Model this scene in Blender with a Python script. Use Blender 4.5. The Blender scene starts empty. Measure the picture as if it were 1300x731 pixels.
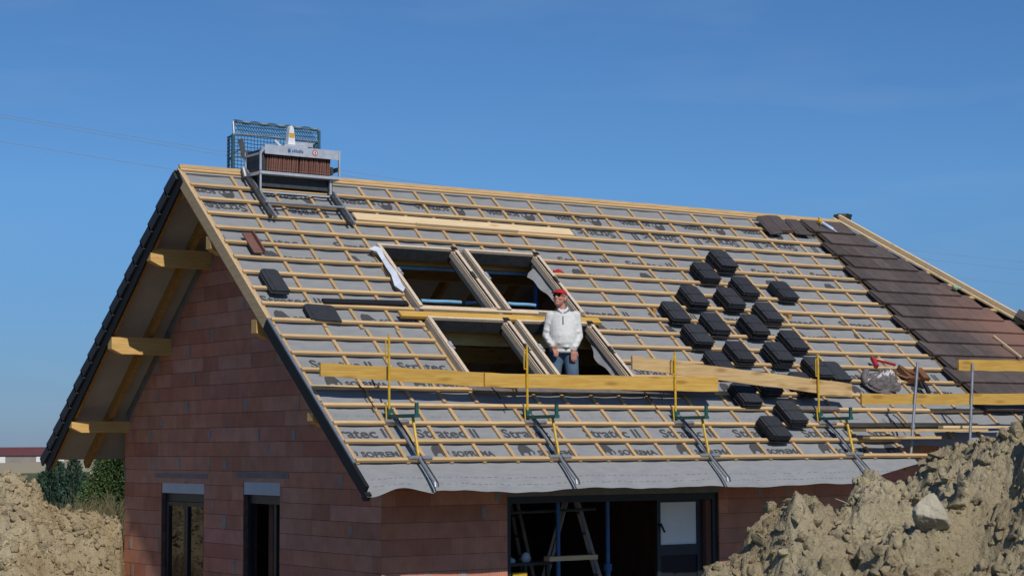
import bpy, bmesh, math, random
import numpy as np
from math import sin, cos, tan, pi, radians, sqrt
from mathutils import Vector, Matrix, noise, Euler

random.seed(11); np.random.seed(11)
scene = bpy.context.scene
COL = scene.collection
ZR = 6.7                                  # ridge height above the ground
TH = radians(39.571)                      # roof pitch
CT, ST = cos(TH), sin(TH)
GA = 0.34                                 # batten gauge
CAM = Vector((-11.2744, -24.3159, ZR - 3.7829))
YAW, PIT, ROL = 0.602501, 0.0806897, -0.00470907
RX = Vector((cos(YAW), -sin(YAW), 0)); FH = Vector((sin(YAW), cos(YAW), 0))

def F(u, s, n=0.0): return Vector((u, -s*CT - n*ST, ZR - s*ST + n*CT))     # front roof slope
def B(u, s, n=0.0): return Vector((u,  s*CT + n*ST, ZR - s*ST + n*CT))     # back roof slope
def sb(k): return 0.049 + GA*k if k > 0 else 0.012                          # batten positions

# ------------------------------------------------------------------ materials
def mat(name, col, rough=.7, var=.0, scale=6., stretch=(1,1,1), col2=None, bump=.0, bscale=None, metal=0., spec=.4,
        rnd=0., tone=False, coords='Object', detail=5., bdist=.01):
    m = bpy.data.materials.new(name); m.use_nodes = True
    nt = m.node_tree; N = nt.nodes; L = nt.links
    p = N['Principled BSDF']
    p.inputs['Roughness'].default_value = rough; p.inputs['Metallic'].default_value = metal
    p.inputs['Specular IOR Level'].default_value = spec
    tc = N.new('ShaderNodeTexCoord'); mp = N.new('ShaderNodeMapping'); mp.inputs['Scale'].default_value = stretch
    L.new(tc.outputs[coords], mp.inputs['Vector'])
    nz = N.new('ShaderNodeTexNoise'); nz.inputs['Scale'].default_value = scale; nz.inputs['Detail'].default_value = detail
    L.new(mp.outputs[0], nz.inputs['Vector'])
    mx = N.new('ShaderNodeMix'); mx.data_type = 'RGBA'
    c2 = col2 or tuple(max(0, c*(1-var)) for c in col)
    mx.inputs[6].default_value = (*col, 1); mx.inputs[7].default_value = (*c2, 1)
    cr = N.new('ShaderNodeMapRange'); cr.inputs['From Min'].default_value = .3; cr.inputs['From Max'].default_value = .7
    L.new(nz.outputs['Fac'], cr.inputs['Value']); L.new(cr.outputs[0], mx.inputs[0])
    out = mx.outputs[2]
    if rnd:
        oi = N.new('ShaderNodeObjectInfo'); hs = N.new('ShaderNodeHueSaturation')
        mr = N.new('ShaderNodeMapRange'); mr.inputs['To Min'].default_value = 1-rnd; mr.inputs['To Max'].default_value = 1+rnd
        L.new(oi.outputs['Random'], mr.inputs['Value']); L.new(mr.outputs[0], hs.inputs['Value']); L.new(out, hs.inputs['Color']); out = hs.outputs[0]
    if tone:
        at = N.new('ShaderNodeAttribute'); at.attribute_name = 'tone'
        ml = N.new('ShaderNodeMix'); ml.data_type = 'RGBA'; ml.blend_type = 'MULTIPLY'; ml.inputs[0].default_value = 1
        L.new(out, ml.inputs[6]); L.new(at.outputs['Color'], ml.inputs[7]); out = ml.outputs[2]
    L.new(out, p.inputs['Base Color'])
    if bump:
        bz = N.new('ShaderNodeTexNoise'); bz.inputs['Scale'].default_value = bscale or scale*4; bz.inputs['Detail'].default_value = 8
        L.new(mp.outputs[0], bz.inputs['Vector'])
        b = N.new('ShaderNodeBump'); b.inputs['Strength'].default_value = bump; b.inputs['Distance'].default_value = bdist
        L.new(bz.outputs['Fac'], b.inputs['Height']); L.new(b.outputs[0], p.inputs['Normal'])
    return m

M = {}
M['batten'] = mat('batten_wood', (.63,.43,.215), .75, scale=9, stretch=(.5,8,8), col2=(.47,.305,.14), rnd=.12)
M['cbatten'] = mat('counter_batten_wood', (.54,.36,.175), .75, scale=9, stretch=(8,.6,8), col2=(.40,.255,.115), rnd=.10)
M['board'] = mat('pale_board', (.72,.56,.34), .75, scale=8, stretch=(.5,8,8), col2=(.60,.44,.25), rnd=.08)
M['fascia'] = mat('fascia_wood', (.58,.42,.24), .8, scale=7, stretch=(8,.8,8), col2=(.45,.32,.18))
M['purlin'] = mat('purlin_wood', (.68,.44,.16), .7, scale=6, stretch=(.7,7,7), col2=(.54,.32,.09), rnd=.05)
M['beam'] = mat('glulam_wood', (.46,.255,.07), .7, scale=6, stretch=(.7,7,7), col2=(.27,.14,.04), rnd=.08)
M['plank'] = mat('yellow_plank', (.62,.39,.09), .6, scale=5, stretch=(.6,6,6), col2=(.50,.28,.05), rnd=.10, bump=.2, bscale=9)
M['rawplank'] = mat('raw_plank', (.60,.42,.20), .7, scale=5, stretch=(.6,6,6), col2=(.45,.29,.12), rnd=.10, bump=.2, bscale=9)
M['frame'] = mat('skylight_pine', (.68,.56,.42), .6, scale=8, stretch=(3,3,3), col2=(.56,.42,.28), rnd=.05)
M['frameside'] = mat('skylight_side_wood', (.40,.35,.28), .8, scale=8, col2=(.30,.26,.2))
M['under'] = mat('roofing_underlay', (.258,.263,.264), .85, scale=5, stretch=(1,3,3), col2=(.218,.224,.227), bump=.25, bscale=160, bdist=.003)
M['print'] = mat('underlay_ink', (.070,.070,.074), .8, var=.3, scale=30)
M['under_in'] = mat('soffit_underlay', (.46,.42,.38), .9, scale=3, col2=(.38,.35,.32))
M['tile'] = mat('anthracite_tile', (.038,.040,.045), .62, scale=14, col2=(.028,.030,.034), spec=.3, rnd=.15, bump=.1, bscale=90)
M['tile_red'] = mat('red_brown_tile', (.20,.095,.07), .85, scale=14, col2=(.15,.07,.052), rnd=.15)
M['black'] = mat('black_metal', (.008,.009,.012), .7, var=.3, scale=5)
M['steel'] = mat('galvanised_steel', (.36,.38,.40), .5, scale=12, col2=(.25,.27,.30), metal=.6, spec=.5)
M['alu'] = mat('aluminium', (.60,.62,.65), .45, scale=10, col2=(.46,.48,.51), metal=.5)
M['darksteel'] = mat('dark_steel', (.06,.065,.07), .6, scale=12, col2=(.035,.038,.042), metal=.2)
M['yellow'] = mat('yellow_paint', (.66,.42,.02), .45, scale=15, col2=(.50,.28,.02), rnd=.08)
M['green'] = mat('green_paint', (.014,.105,.085), .5, scale=15, col2=(.02,.07,.06))
M['net'] = mat('teal_netting', (.03,.11,.15), .7, scale=20, col2=(.035,.085,.12))
M['white'] = mat('white_plastic', (.72,.73,.74), .5, scale=10, col2=(.62,.64,.66))
M['foil'] = mat('white_collar_foil', (.66,.70,.76), .35, scale=7, col2=(.5,.54,.6), bump=.3, bscale=12)
M['red'] = mat('red_plastic', (.45,.03,.035), .5, scale=12, col2=(.33,.02,.03))
M['blue'] = mat('blue_paint', (.04,.13,.30), .45, scale=12, col2=(.03,.09,.22))
M['lightblue'] = mat('light_blue_tube', (.22,.46,.66), .4, scale=12, col2=(.18,.38,.58))
M['concrete'] = mat('concrete', (.25,.24,.23), .9, scale=6, col2=(.18,.175,.17), bump=.2, bscale=40)
M['polystyrene'] = mat('shutter_box_insulation', (.55,.57,.60), .8, scale=5, col2=(.48,.50,.53))
M['anthracite'] = mat('anthracite_frame', (.020,.026,.034), .4, scale=6, col2=(.014,.018,.024))
M['frost'] = mat('frosted_film', (.78,.80,.78), .7, scale=3, col2=(.70,.73,.71))
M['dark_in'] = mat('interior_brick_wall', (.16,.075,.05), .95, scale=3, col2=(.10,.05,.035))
M['leather'] = mat('tan_leather', (.20,.085,.035), .6, scale=9, col2=(.11,.05,.025))
M['strap'] = mat('black_strap', (.02,.02,.022), .7, var=.2)
M['coat'] = mat('grey_cloth', (.16,.145,.14), .9, scale=10, col2=(.12,.108,.105))
M['cloth_white'] = mat('white_cloth', (.62,.62,.63), .9, scale=8, col2=(.5,.5,.52))
M['knit'] = mat('white_knit', (.66,.655,.62), .95, scale=30, col2=(.56,.555,.53), bump=.5, bscale=110, bdist=.006)
M['denim'] = mat('blue_denim', (.055,.10,.165), .9, scale=8, col2=(.10,.15,.21), bump=.3, bscale=25, bdist=.02)
M['skin'] = mat('skin', (.50,.24,.17), .5, scale=12, col2=(.43,.19,.135))
M['cap'] = mat('red_cap', (.48,.012,.022), .8, scale=10, col2=(.38,.01,.02))
M['collar'] = mat('grey_collar', (.20,.20,.21), .9, scale=10, col2=(.16,.16,.17))
M['lens'] = mat('dark_lens', (.006,.006,.007), .15)
M['hair'] = mat('grey_hair', (.30,.28,.26), .8)
M['shoe'] = mat('dark_shoe', (.03,.025,.02), .7)
M['greenbag'] = mat('green_bottle', (.20,.36,.20), .4, scale=10, col2=(.28,.42,.3))
M['cart'] = mat('blue_cartridge', (.30,.45,.68), .4, scale=5, col2=(.55,.66,.80))
M['wire'] = mat('line_wire', (.32,.36,.40), .6, metal=.2)
M['bark'] = mat('bark', (.10,.075,.055), .9, scale=10, col2=(.065,.05,.04), bump=.4)
M['twig'] = mat('twig', (.26,.21,.10), .9, scale=10, col2=(.12,.095,.05))
M['conifer'] = mat('conifer_needles', (.045,.085,.030), .8, scale=1.3, col2=(.085,.12,.035), tone=True, coords='Object')
M['cypress'] = mat('cypress_foliage', (.035,.075,.055), .8, scale=1.1, col2=(.05,.09,.06), tone=True)
M['roofred'] = mat('barn_roof', (.115,.05,.055), .85, scale=.6, col2=(.13,.035,.035))
M['render'] = mat('pale_render', (.27,.24,.22), .9, scale=.5, col2=(.22,.20,.18))
M['roofclay'] = mat('clay_roof', (.25,.085,.055), .85, scale=2, col2=(.18,.06,.045))
M['whitewall'] = mat('white_house_wall', (.70,.70,.68), .9, scale=1, col2=(.62,.62,.60))
M['stone'] = mat('pale_limestone', (.46,.42,.32), .9, scale=7, col2=(.30,.265,.19), bump=.6, bscale=18, bdist=.03)
M['straw'] = mat('dry_stalk', (.42,.36,.24), .9)

def soil(name, c1, c2, c3, sc):
    m = mat(name, c1, .95, scale=sc, col2=c2, bump=1.0, bscale=34, bdist=.035, spec=.1, tone=True)
    nt = m.node_tree
    b1 = [n for n in nt.nodes if n.type == 'BUMP'][0]; z2 = nt.nodes.new('ShaderNodeTexNoise'); z2.inputs['Scale'].default_value = 110; z2.inputs['Detail'].default_value = 6; z2.inputs['Roughness'].default_value = .7
    tcc = [n for n in nt.nodes if n.type == 'TEX_COORD'][0]; nt.links.new(tcc.outputs['Object'], z2.inputs['Vector'])
    b2 = nt.nodes.new('ShaderNodeBump'); b2.inputs['Strength'].default_value = 1.0; b2.inputs['Distance'].default_value = .014
    nt.links.new(z2.outputs['Fac'], b2.inputs['Height']); nt.links.new(b1.outputs[0], b2.inputs['Normal']); nt.links.new(b2.outputs[0], nt.nodes['Principled BSDF'].inputs['Normal']); N = nt.nodes; L = nt.links; p = N['Principled BSDF']
    src = p.inputs['Base Color'].links[0].from_socket
    v = N.new('ShaderNodeTexNoise'); v.inputs['Scale'].default_value = sc*.35; v.inputs['Detail'].default_value = 7
    tc = [n for n in N if n.type == 'TEX_COORD'][0]; L.new(tc.outputs['Object'], v.inputs['Vector'])
    r = N.new('ShaderNodeMapRange'); r.inputs['From Min'].default_value = .48; r.inputs['From Max'].default_value = .62
    L.new(v.outputs['Fac'], r.inputs['Value'])
    mx = N.new('ShaderNodeMix'); mx.data_type = 'RGBA'; L.new(r.outputs[0], mx.inputs[0]); L.new(src, mx.inputs[6]); mx.inputs[7].default_value = (*c3, 1)
    L.new(mx.outputs[2], p.inputs['Base Color'])
    return m
M['soil'] = soil('clay_soil', (.53,.455,.30), (.37,.31,.195), (.36,.285,.17), 2.6)
M['soil_far'] = soil('dry_clay_soil', (.48,.40,.26), (.37,.295,.18), (.36,.28,.16), 1.6)

def brick_mat():
    m = mat('hollow_clay_brick', (1,1,1), .9, scale=5, col2=(.80,.78,.76), tone=True, spec=.15)
    nt = m.node_tree; N = nt.nodes; L = nt.links; p = N['Principled BSDF']
    tc = [n for n in N if n.type == 'TEX_COORD'][0]
    sp = N.new('ShaderNodeSeparateXYZ'); L.new(tc.outputs['Object'], sp.inputs[0])
    ad = N.new('ShaderNodeMath'); ad.operation = 'ADD'; L.new(sp.outputs[0], ad.inputs[0]); L.new(sp.outputs[1], ad.inputs[1])
    ml = N.new('ShaderNodeMath'); ml.operation = 'MULTIPLY'; ml.inputs[1].default_value = 2*pi/.034; L.new(ad.outputs[0], ml.inputs[0])
    sn = N.new('ShaderNodeMath'); sn.operation = 'SINE'; L.new(ml.outputs[0], sn.inputs[0])
    b = N.new('ShaderNodeBump'); b.inputs['Strength'].default_value = .7; b.inputs['Distance'].default_value = .004
    L.new(sn.outputs[0], b.inputs['Height']); L.new(b.outputs[0], p.inputs['Normal'])
    return m
M['brick'] = brick_mat()
M['mortar'] = mat('mortar', (.17,.10,.08), .95, scale=8, col2=(.075,.05,.042))

def roof_tile_mat():
    m = mat('laid_brown_tile', (.105,.082,.074), .75, scale=9, col2=(.076,.060,.056), tone=True, spec=.25, bump=.1, bscale=70)
    nt = m.node_tree; N = nt.nodes; L = nt.links; p = N['Principled BSDF']
    src = p.inputs['Base Color'].links[0].from_socket
    tc = [n for n in N if n.type == 'TEX_COORD'][0]
    nz = N.new('ShaderNodeTexNoise'); nz.inputs['Scale'].default_value = 1.3; nz.inputs['Detail'].default_value = 6; L.new(tc.outputs['Object'], nz.inputs['Vector'])
    vd = N.new('ShaderNodeVectorMath'); vd.operation = 'DISTANCE'; L.new(tc.outputs['Object'], vd.inputs[0]); vd.inputs[1].default_value = tuple(F(13.75, 2.95) - Vector((5,0,0)))
    ad = N.new('ShaderNodeMath'); ad.operation = 'MULTIPLY_ADD'; L.new(nz.outputs['Fac'], ad.inputs[0]); ad.inputs[1].default_value = -1.5; L.new(vd.outputs['Value'], ad.inputs[2])
    r = N.new('ShaderNodeMapRange'); r.inputs['From Min'].default_value = .75; r.inputs['From Max'].default_value = -.45; r.inputs['To Max'].default_value = .7
    L.new(ad.outputs[0], r.inputs['Value'])
    mx = N.new('ShaderNodeMix'); mx.data_type = 'RGBA'; L.new(r.outputs[0], mx.inputs[0]); L.new(src, mx.inputs[6]); mx.inputs[7].default_value = (.27,.14,.10,1)
    L.new(mx.outputs[2], p.inputs['Base Color'])
    return m
M['laid'] = roof_tile_mat()

def glass_mat():
    m = bpy.data.materials.new('window_glass'); m.use_nodes = True
    p = m.node_tree.nodes['Principled BSDF']
    p.inputs['Base Color'].default_value = (.012,.014,.014,1); p.inputs['Roughness'].default_value = .03
    p.inputs['Specular IOR Level'].default_value = .5; p.inputs['IOR'].default_value = 1.55
    return m
M['glass'] = glass_mat()
def add_knots(m, vs, col, lim):
    nt = m.node_tree; N = nt.nodes; L = nt.links; p = N['Principled BSDF']; src = p.inputs['Base Color'].links[0].from_socket
    tc = [n for n in N if n.type == 'TEX_COORD'][0]; mp = N.new('ShaderNodeMapping'); mp.inputs['Scale'].default_value = vs; L.new(tc.outputs['Object'], mp.inputs['Vector'])
    oi = N.new('ShaderNodeObjectInfo'); L.new(oi.outputs['Random'], mp.inputs['Location'])
    v = N.new('ShaderNodeTexVoronoi'); v.inputs['Scale'].default_value = 1.0; L.new(mp.outputs[0], v.inputs['Vector'])
    r = N.new('ShaderNodeMapRange'); r.inputs['From Min'].default_value = lim; r.inputs['From Max'].default_value = lim*.4; r.inputs['To Max'].default_value = .8; L.new(v.outputs['Distance'], r.inputs['Value'])
    g = N.new('ShaderNodeTexNoise'); g.inputs['Scale'].default_value = 1.0; g.inputs['Detail'].default_value = 4; m2 = N.new('ShaderNodeMapping'); m2.inputs['Scale'].default_value = (1.3,60,60); L.new(tc.outputs['Object'], m2.inputs['Vector']); L.new(m2.outputs[0], g.inputs['Vector'])
    gr = N.new('ShaderNodeMapRange'); gr.inputs['From Min'].default_value = .5; gr.inputs['From Max'].default_value = .75; gr.inputs['To Max'].default_value = .45; L.new(g.outputs['Fac'], gr.inputs['Value'])
    a = N.new('ShaderNodeMath'); a.operation = 'MAXIMUM'; L.new(r.outputs[0], a.inputs[0]); L.new(gr.outputs[0], a.inputs[1])
    mx = N.new('ShaderNodeMix'); mx.data_type = 'RGBA'; L.new(a.outputs[0], mx.inputs[0]); L.new(src, mx.inputs[6]); mx.inputs[7].default_value = (*col,1); L.new(mx.outputs[2], p.inputs['Base Color'])
add_knots(M['plank'], (1.6,7,7), (.30,.15,.03), .26); add_knots(M['rawplank'], (1.8,7,7), (.28,.15,.05), .30); add_knots(M['board'], (1.6,7,7), (.45,.28,.12), .2); add_knots(M['purlin'], (2,6,6), (.36,.19,.06), .2)

# ------------------------------------------------------------------ mesh builder
class MB:
    def __init__(s): s.v = []; s.f = []; s.t = []; s.mi = []
    def add(s, vs, fs, tone=None, mi=0):
        b = len(s.v); s.v += [tuple(v) for v in vs]
        for f in fs: s.f.append([b+i for i in f]); s.t.append(tone); s.mi.append(mi)
    def hexa(s, p, tone=None, mi=0):            # 8 points: bottom 4 then top 4
        s.add(p, [(3,2,1,0),(4,5,6,7),(0,1,5,4),(1,2,6,5),(2,3,7,6),(3,0,4,7)], tone, mi)
    def box(s, x0,x1,y0,y1,z0,z1, fn=None, tone=None, mi=0):
        P = [(x0,y0,z0),(x1,y0,z0),(x1,y1,z0),(x0,y1,z0),(x0,y0,z1),(x1,y0,z1),(x1,y1,z1),(x0,y1,z1)]
        s.hexa([fn(*q) for q in P] if fn else P, tone, mi)
    def bar(s, a, b, w, h, up=(0,0,1), tone=None, mi=0):
        a = Vector(a); b = Vector(b); d = (b-a).normalized(); up = Vector(up)
        sx = d.cross(up).normalized(); uz = sx.cross(d).normalized()
        P = []
        for uu in (-h/2, h/2):
            for e, k in ((a,-1),(a,1),(b,1),(b,-1)): P.append(e + sx*k*w/2 + uz*uu)
        s.hexa(P, tone, mi)
    def tube(s, pts, r, n=8, caps=True, tone=None, mi=0):
        pts = [Vector(p) for p in pts]; rs = r if isinstance(r, (list,tuple)) else [r]*len(pts)
        rings = []; prev = None
        for i, p in enumerate(pts):
            d = (pts[min(i+1,len(pts)-1)] - pts[max(i-1,0)]).normalized()
            ref = prev if prev is not None else (Vector((0,0,1)) if abs(d.z) < .9 else Vector((1,0,0)))
            a = (ref - d*ref.dot(d)).normalized(); b = d.cross(a); prev = a
            rr = rs[i] if isinstance(rs[i], (list,tuple)) else (rs[i], rs[i])
            rings.append([p + a*cos(2*pi*k/n)*rr[0] + b*sin(2*pi*k/n)*rr[1] for k in range(n)])
        vs = [v for rg in rings for v in rg]; fs = []
        for i in range(len(rings)-1):
            for k in range(n): fs.append((i*n+k, i*n+(k+1)%n, (i+1)*n+(k+1)%n, (i+1)*n+k))
        if caps: fs.append(tuple(range(n-1,-1,-1))); fs.append(tuple((len(rings)-1)*n+k for k in range(n)))
        s.add(vs, fs, tone, mi)
    def ell(s, c, r, rot=None, nu=14, nv=9, tone=None, mi=0):
        c = Vector(c); R = rot.to_matrix() if rot else Matrix.Identity(3)
        vs = [c + R @ Vector((0,0,-r[2]))]; fs = []
        for j in range(1, nv):
            a = -pi/2 + pi*j/nv
            for i in range(nu): vs.append(c + R @ Vector((r[0]*cos(a)*cos(2*pi*i/nu), r[1]*cos(a)*sin(2*pi*i/nu), r[2]*sin(a))))
        vs.append(c + R @ Vector((0,0,r[2])))
        for i in range(nu): fs.append((0, 1+(i+1)%nu, 1+i))
        for j in range(nv-2):
            for i in range(nu): a = 1+j*nu; fs.append((a+i, a+(i+1)%nu, a+nu+(i+1)%nu, a+nu+i))
        a = 1+(nv-2)*nu
        for i in range(nu): fs.append((a+i, a+(i+1)%nu, len(vs)-1))
        s.add(vs, fs, tone, mi)
    def prism(s, poly, fn, z0, z1, tone=None, mi=0):   # poly 2D (ccw), fn(x,y,z)
        n = len(poly)
        vs = [fn(x,y,z0) for x,y in poly] + [fn(x,y,z1) for x,y in poly]
        fs = [tuple(range(n-1,-1,-1)), tuple(range(n,2*n))] + [(i,(i+1)%n,n+(i+1)%n,n+i) for i in range(n)]
        s.add(vs, fs, tone, mi)
    def build(s, name, mats, parent=None, off=None, smooth=False, fix=True):
        me = bpy.data.meshes.new(name)
        vs = s.v if off is None else [(x-off[0], y-off[1], z-off[2]) for x,y,z in s.v]
        me.from_pydata(vs, [], s.f)
        for m in (mats if isinstance(mats, (list,tuple)) else [mats]): me.materials.append(m)
        if any(s.mi): me.polygons.foreach_set('material_index', s.mi)
        if any(t is not None for t in s.t):
            ca = me.color_attributes.new(name='tone', type='FLOAT_COLOR', domain='CORNER')
            arr = []
            for f, t in zip(s.f, s.t):
                t = t if t is not None else (1,1,1)
                if isinstance(t, (int,float)): t = (t,t,t)
                arr += [*t, 1.0]*len(f)
            ca.data.foreach_set('color', arr)
        if fix:
            bm = bmesh.new(); bm.from_mesh(me); bmesh.ops.recalc_face_normals(bm, faces=bm.faces); bm.to_mesh(me); bm.free()
        if smooth: me.polygons.foreach_set('use_smooth', [True]*len(me.polygons))
        me.update()
        o = bpy.data.objects.new(name, me); COL.objects.link(o)
        if parent: o.parent = parent
        return o

def tag(o, label=None, cat=None, group=None, kind=None):
    if label: o['label'] = label
    if cat: o['category'] = cat
    if group: o['group'] = group
    if kind: o['kind'] = kind
    return o
def thing(name, label, cat, loc=(0,0,0), rot=(0,0,0), group=None):
    o = bpy.data.objects.new(name, None); COL.objects.link(o); o.location = loc; o.rotation_euler = rot; o.empty_display_size = .1
    return tag(o, label, cat, group)
def copy_tree(o, parent=None):
    c = o.copy(); COL.objects.link(c); c.parent = parent
    for ch in list(o.children): copy_tree(ch, c)
    return c
def solo(mb, name, m, label, cat, loc=None, group=None, **k):     # one-mesh thing with its origin at its base
    if loc is None:
        a = np.array(mb.v); loc = (a[:,0].mean(), a[:,1].mean(), a[:,2].min())
    o = mb.build(name, m, None, off=loc, **k); o.location = loc
    return tag(o, label, cat, group)
def fbm(p, o=5, h=.55):
    s = 0; a = 1; f = 1
    for _ in range(o): s += a*noise.noise(p*f); a *= h; f *= 2.05
    return s

# ------------------------------------------------------------------ world, sun, camera
w = bpy.data.worlds.new('World'); scene.world = w; w.use_nodes = True
nt = w.node_tree; bg = nt.nodes['Background']
sky = nt.nodes.new('ShaderNodeTexSky'); sky.sky_type = 'NISHITA'; sky.sun_disc = False
SD = Vector((-.204, -1.0, .855)).normalized()           # towards the sun
sky.sun_elevation = math.asin(SD.z); sky.sun_rotation = math.atan2(SD.x, SD.y)
sky.altitude = 1000; sky.air_density = 1.0; sky.dust_density = .1; sky.ozone_density = 10.0
SKY_STRENGTH = .085
wtc = nt.nodes.new('ShaderNodeTexCoord'); wsp = nt.nodes.new('ShaderNodeSeparateXYZ'); nt.links.new(wtc.outputs['Generated'], wsp.inputs[0])
wmr = nt.nodes.new('ShaderNodeMapRange'); wmr.inputs['From Min'].default_value = .0; wmr.inputs['From Max'].default_value = .13
nt.links.new(wsp.outputs[2], wmr.inputs['Value'])
hz = nt.nodes.new('ShaderNodeMix'); hz.data_type = 'RGBA'; hz.inputs[6].default_value = (.37,.44,.61,1); hz.inputs[7].default_value = (.74,.90,.97,1); nt.links.new(wmr.outputs[0], hz.inputs[0])
wmp = nt.nodes.new('ShaderNodeMapping'); wmp.inputs['Scale'].default_value = (5,5,26); wmp.inputs['Rotation'].default_value = (.1,.22,0); nt.links.new(wtc.outputs['Generated'], wmp.inputs[0])
wnz = nt.nodes.new('ShaderNodeTexNoise'); wnz.inputs['Scale'].default_value = 1.0; wnz.inputs['Detail'].default_value = 5; nt.links.new(wmp.outputs[0], wnz.inputs['Vector'])
wci = nt.nodes.new('ShaderNodeMapRange'); wci.inputs['From Min'].default_value = .5; wci.inputs['From Max'].default_value = .8; wci.inputs['To Max'].default_value = .17; nt.links.new(wnz.outputs['Fac'], wci.inputs['Value'])
wm1 = nt.nodes.new('ShaderNodeMix'); wm1.data_type = 'RGBA'; wm1.blend_type = 'MULTIPLY'; wm1.inputs[0].default_value = 1; nt.links.new(sky.outputs[0], wm1.inputs[6]); nt.links.new(hz.outputs[2], wm1.inputs[7])
wm2 = nt.nodes.new('ShaderNodeMix'); wm2.data_type = 'RGBA'; nt.links.new(wci.outputs[0], wm2.inputs[0]); nt.links.new(wm1.outputs[2], wm2.inputs[6]); wm2.inputs[7].default_value = (4.6,5.6,6.9,1)
nt.links.new(wm2.outputs[2], bg.inputs['Color']); bg.inputs['Strength'].default_value = SKY_STRENGTH
sl = bpy.data.lights.new('sun', 'SUN'); sl.energy = 3.5; sl.angle = radians(.53); sl.color = (1.0, .955, .89)
so = bpy.data.objects.new('sun', sl); COL.objects.link(so)
so.rotation_euler = (-SD).to_track_quat('-Z', 'Y').to_euler(); so.location = (-10, -40, 40)
cd = bpy.data.cameras.new('camera'); co = bpy.data.objects.new('camera', cd); COL.objects.link(co); scene.camera = co
fw = Vector((sin(YAW)*cos(PIT), cos(YAW)*cos(PIT), sin(PIT))); uu = RX.cross(fw)
Rr = RX*cos(ROL) + uu*sin(ROL); Uu = -RX*sin(ROL) + uu*cos(ROL)
co.matrix_world = Matrix(((Rr.x,Uu.x,-fw.x,CAM.x),(Rr.y,Uu.y,-fw.y,CAM.y),(Rr.z,Uu.z,-fw.z,CAM.z),(0,0,0,1)))
cd.sensor_width = 36; cd.lens = 2488.85/1300*36; cd.clip_end = 8000; cd.clip_start = .1
scene.view_settings.view_transform = 'Standard'; scene.view_settings.look = 'None'; scene.view_settings.exposure = 0.0

def W(px, py, D):
    """world point at depth D metres ahead of the viewer for a sight line; used once to lay out far scenery"""
    xr = D*(px-650)/2489.; return CAM + FH*D + RX*xr + Vector((0,0,D*(566.8-.0047*(px-650)-py)/2489.))

# ------------------------------------------------------------------ house
HL = Vector((5, 0, 0))
house = thing('brick_house', 'unfinished red hollow brick house with its steep roof half covered', 'house', HL)
def hb(mb, name, m, parent=None, **k): return mb.build(name, m, parent or house, off=HL, **k)

WX, WY = .9, 3.83              # gable plane x, half width
XE = 16.4                      # right end of the house
BR = [(.57,.255,.165),(.54,.24,.16),(.60,.29,.195),(.50,.22,.15),(.58,.285,.20),(.60,.31,.225),(.54,.255,.18)]
def bricktone(dark=1):
    c = random.choice(BR); k = random.uniform(.92,1.08)
    return tuple(v*k*dark for v in c)
def subtract(rects, hole):
    out = []
    a0,a1,z0,z1 = hole
    for (p,q,r,t) in rects:
        if q <= a0 or p >= a1 or t <= z0 or r >= z1: out.append((p,q,r,t)); continue
        if r < z0: out.append((p,q,r,z0))
        if t > z1: out.append((p,q,z1,t))
        rr, tt = max(r,z0), min(t,z1)
        if p < a0: out.append((p,a0,rr,tt))
        if q > a1: out.append((a1,q,rr,tt))
    return out
def clip(poly, fz):            # keep z <= fz(y): fz is concave, test both slopes
    for (m_, c_) in fz:
        new = []
        for i in range(len(poly)):
            A_, B_ = poly[i], poly[(i+1)%len(poly)]
            da, db = A_[1]-(m_*A_[0]+c_), B_[1]-(m_*B_[0]+c_)
            if da <= 0: new.append(A_)
            if da*db < 0: t = da/(da-db); new.append((A_[0]+(B_[0]-A_[0])*t, A_[1]+(B_[1]-A_[1])*t))
        poly = new
        if len(poly) < 3: return []
    return poly
def brick_wall(mb, a0, a1, z1, holes, fn, fz=None, zoff=0., seed=1, keep=()):
    rnd = random.Random(seed); row = 0; z = zoff
    while z < z1:
        a = a0 - (0.25 if row % 2 else 0) - rnd.uniform(0,.06)
        L_ = .5 if rnd.random() > .12 else .30
        while a < a1:
            b = a + (.5 if rnd.random() > .1 else rnd.choice((.2,.3,.36)))
            rs = [(max(a,a0)+.0008, min(b,a1)-.0008, z+.0045, min(z+.2,z1)-.001)]
            for h in holes: rs = subtract(rs, h)
            if rnd.random() < .5 or 't' not in dir(): t = bricktone()
            else: t = tuple(v*rnd.uniform(.96,1.04) for v in t)
            d = rnd.uniform(0,.002)
            for (p,q,r,s_) in rs:
                if q-p < .01 or s_-r < .01: continue
                poly = [(p,r),(q,r),(q,s_),(p,s_)]
                if fz: poly = clip(poly, fz)
                if len(poly) >= 3: mb.prism(poly, fn, 0, .010+d, t)
            if rnd.random() < .17:                      # smear of grey mortar over a head joint
                ww = rnd.uniform(.04,.12); x0 = b-ww/2; h0 = z+rnd.uniform(0,.04); h1 = z+rnd.uniform(.15,.2)
                rs = [(max(x0,a0), min(x0+ww,a1), h0, min(h1,z1-.01))]
                for h in list(holes)+list(keep): rs = subtract(rs, h)
                for (p,q,r,s_) in rs:
                    if q-p > .01 and s_-r > .02:
                        poly = [(p+.004,r),(q-.006,r+.01),(q,s_-.02),(p,s_)]
                        if fz: poly = clip(poly, fz)
                        if len(poly) >= 3: mb.prism(poly, fn, .012, .0155, (.36,.335,.31))
            a = b
        z += .2; row += 1

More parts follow.
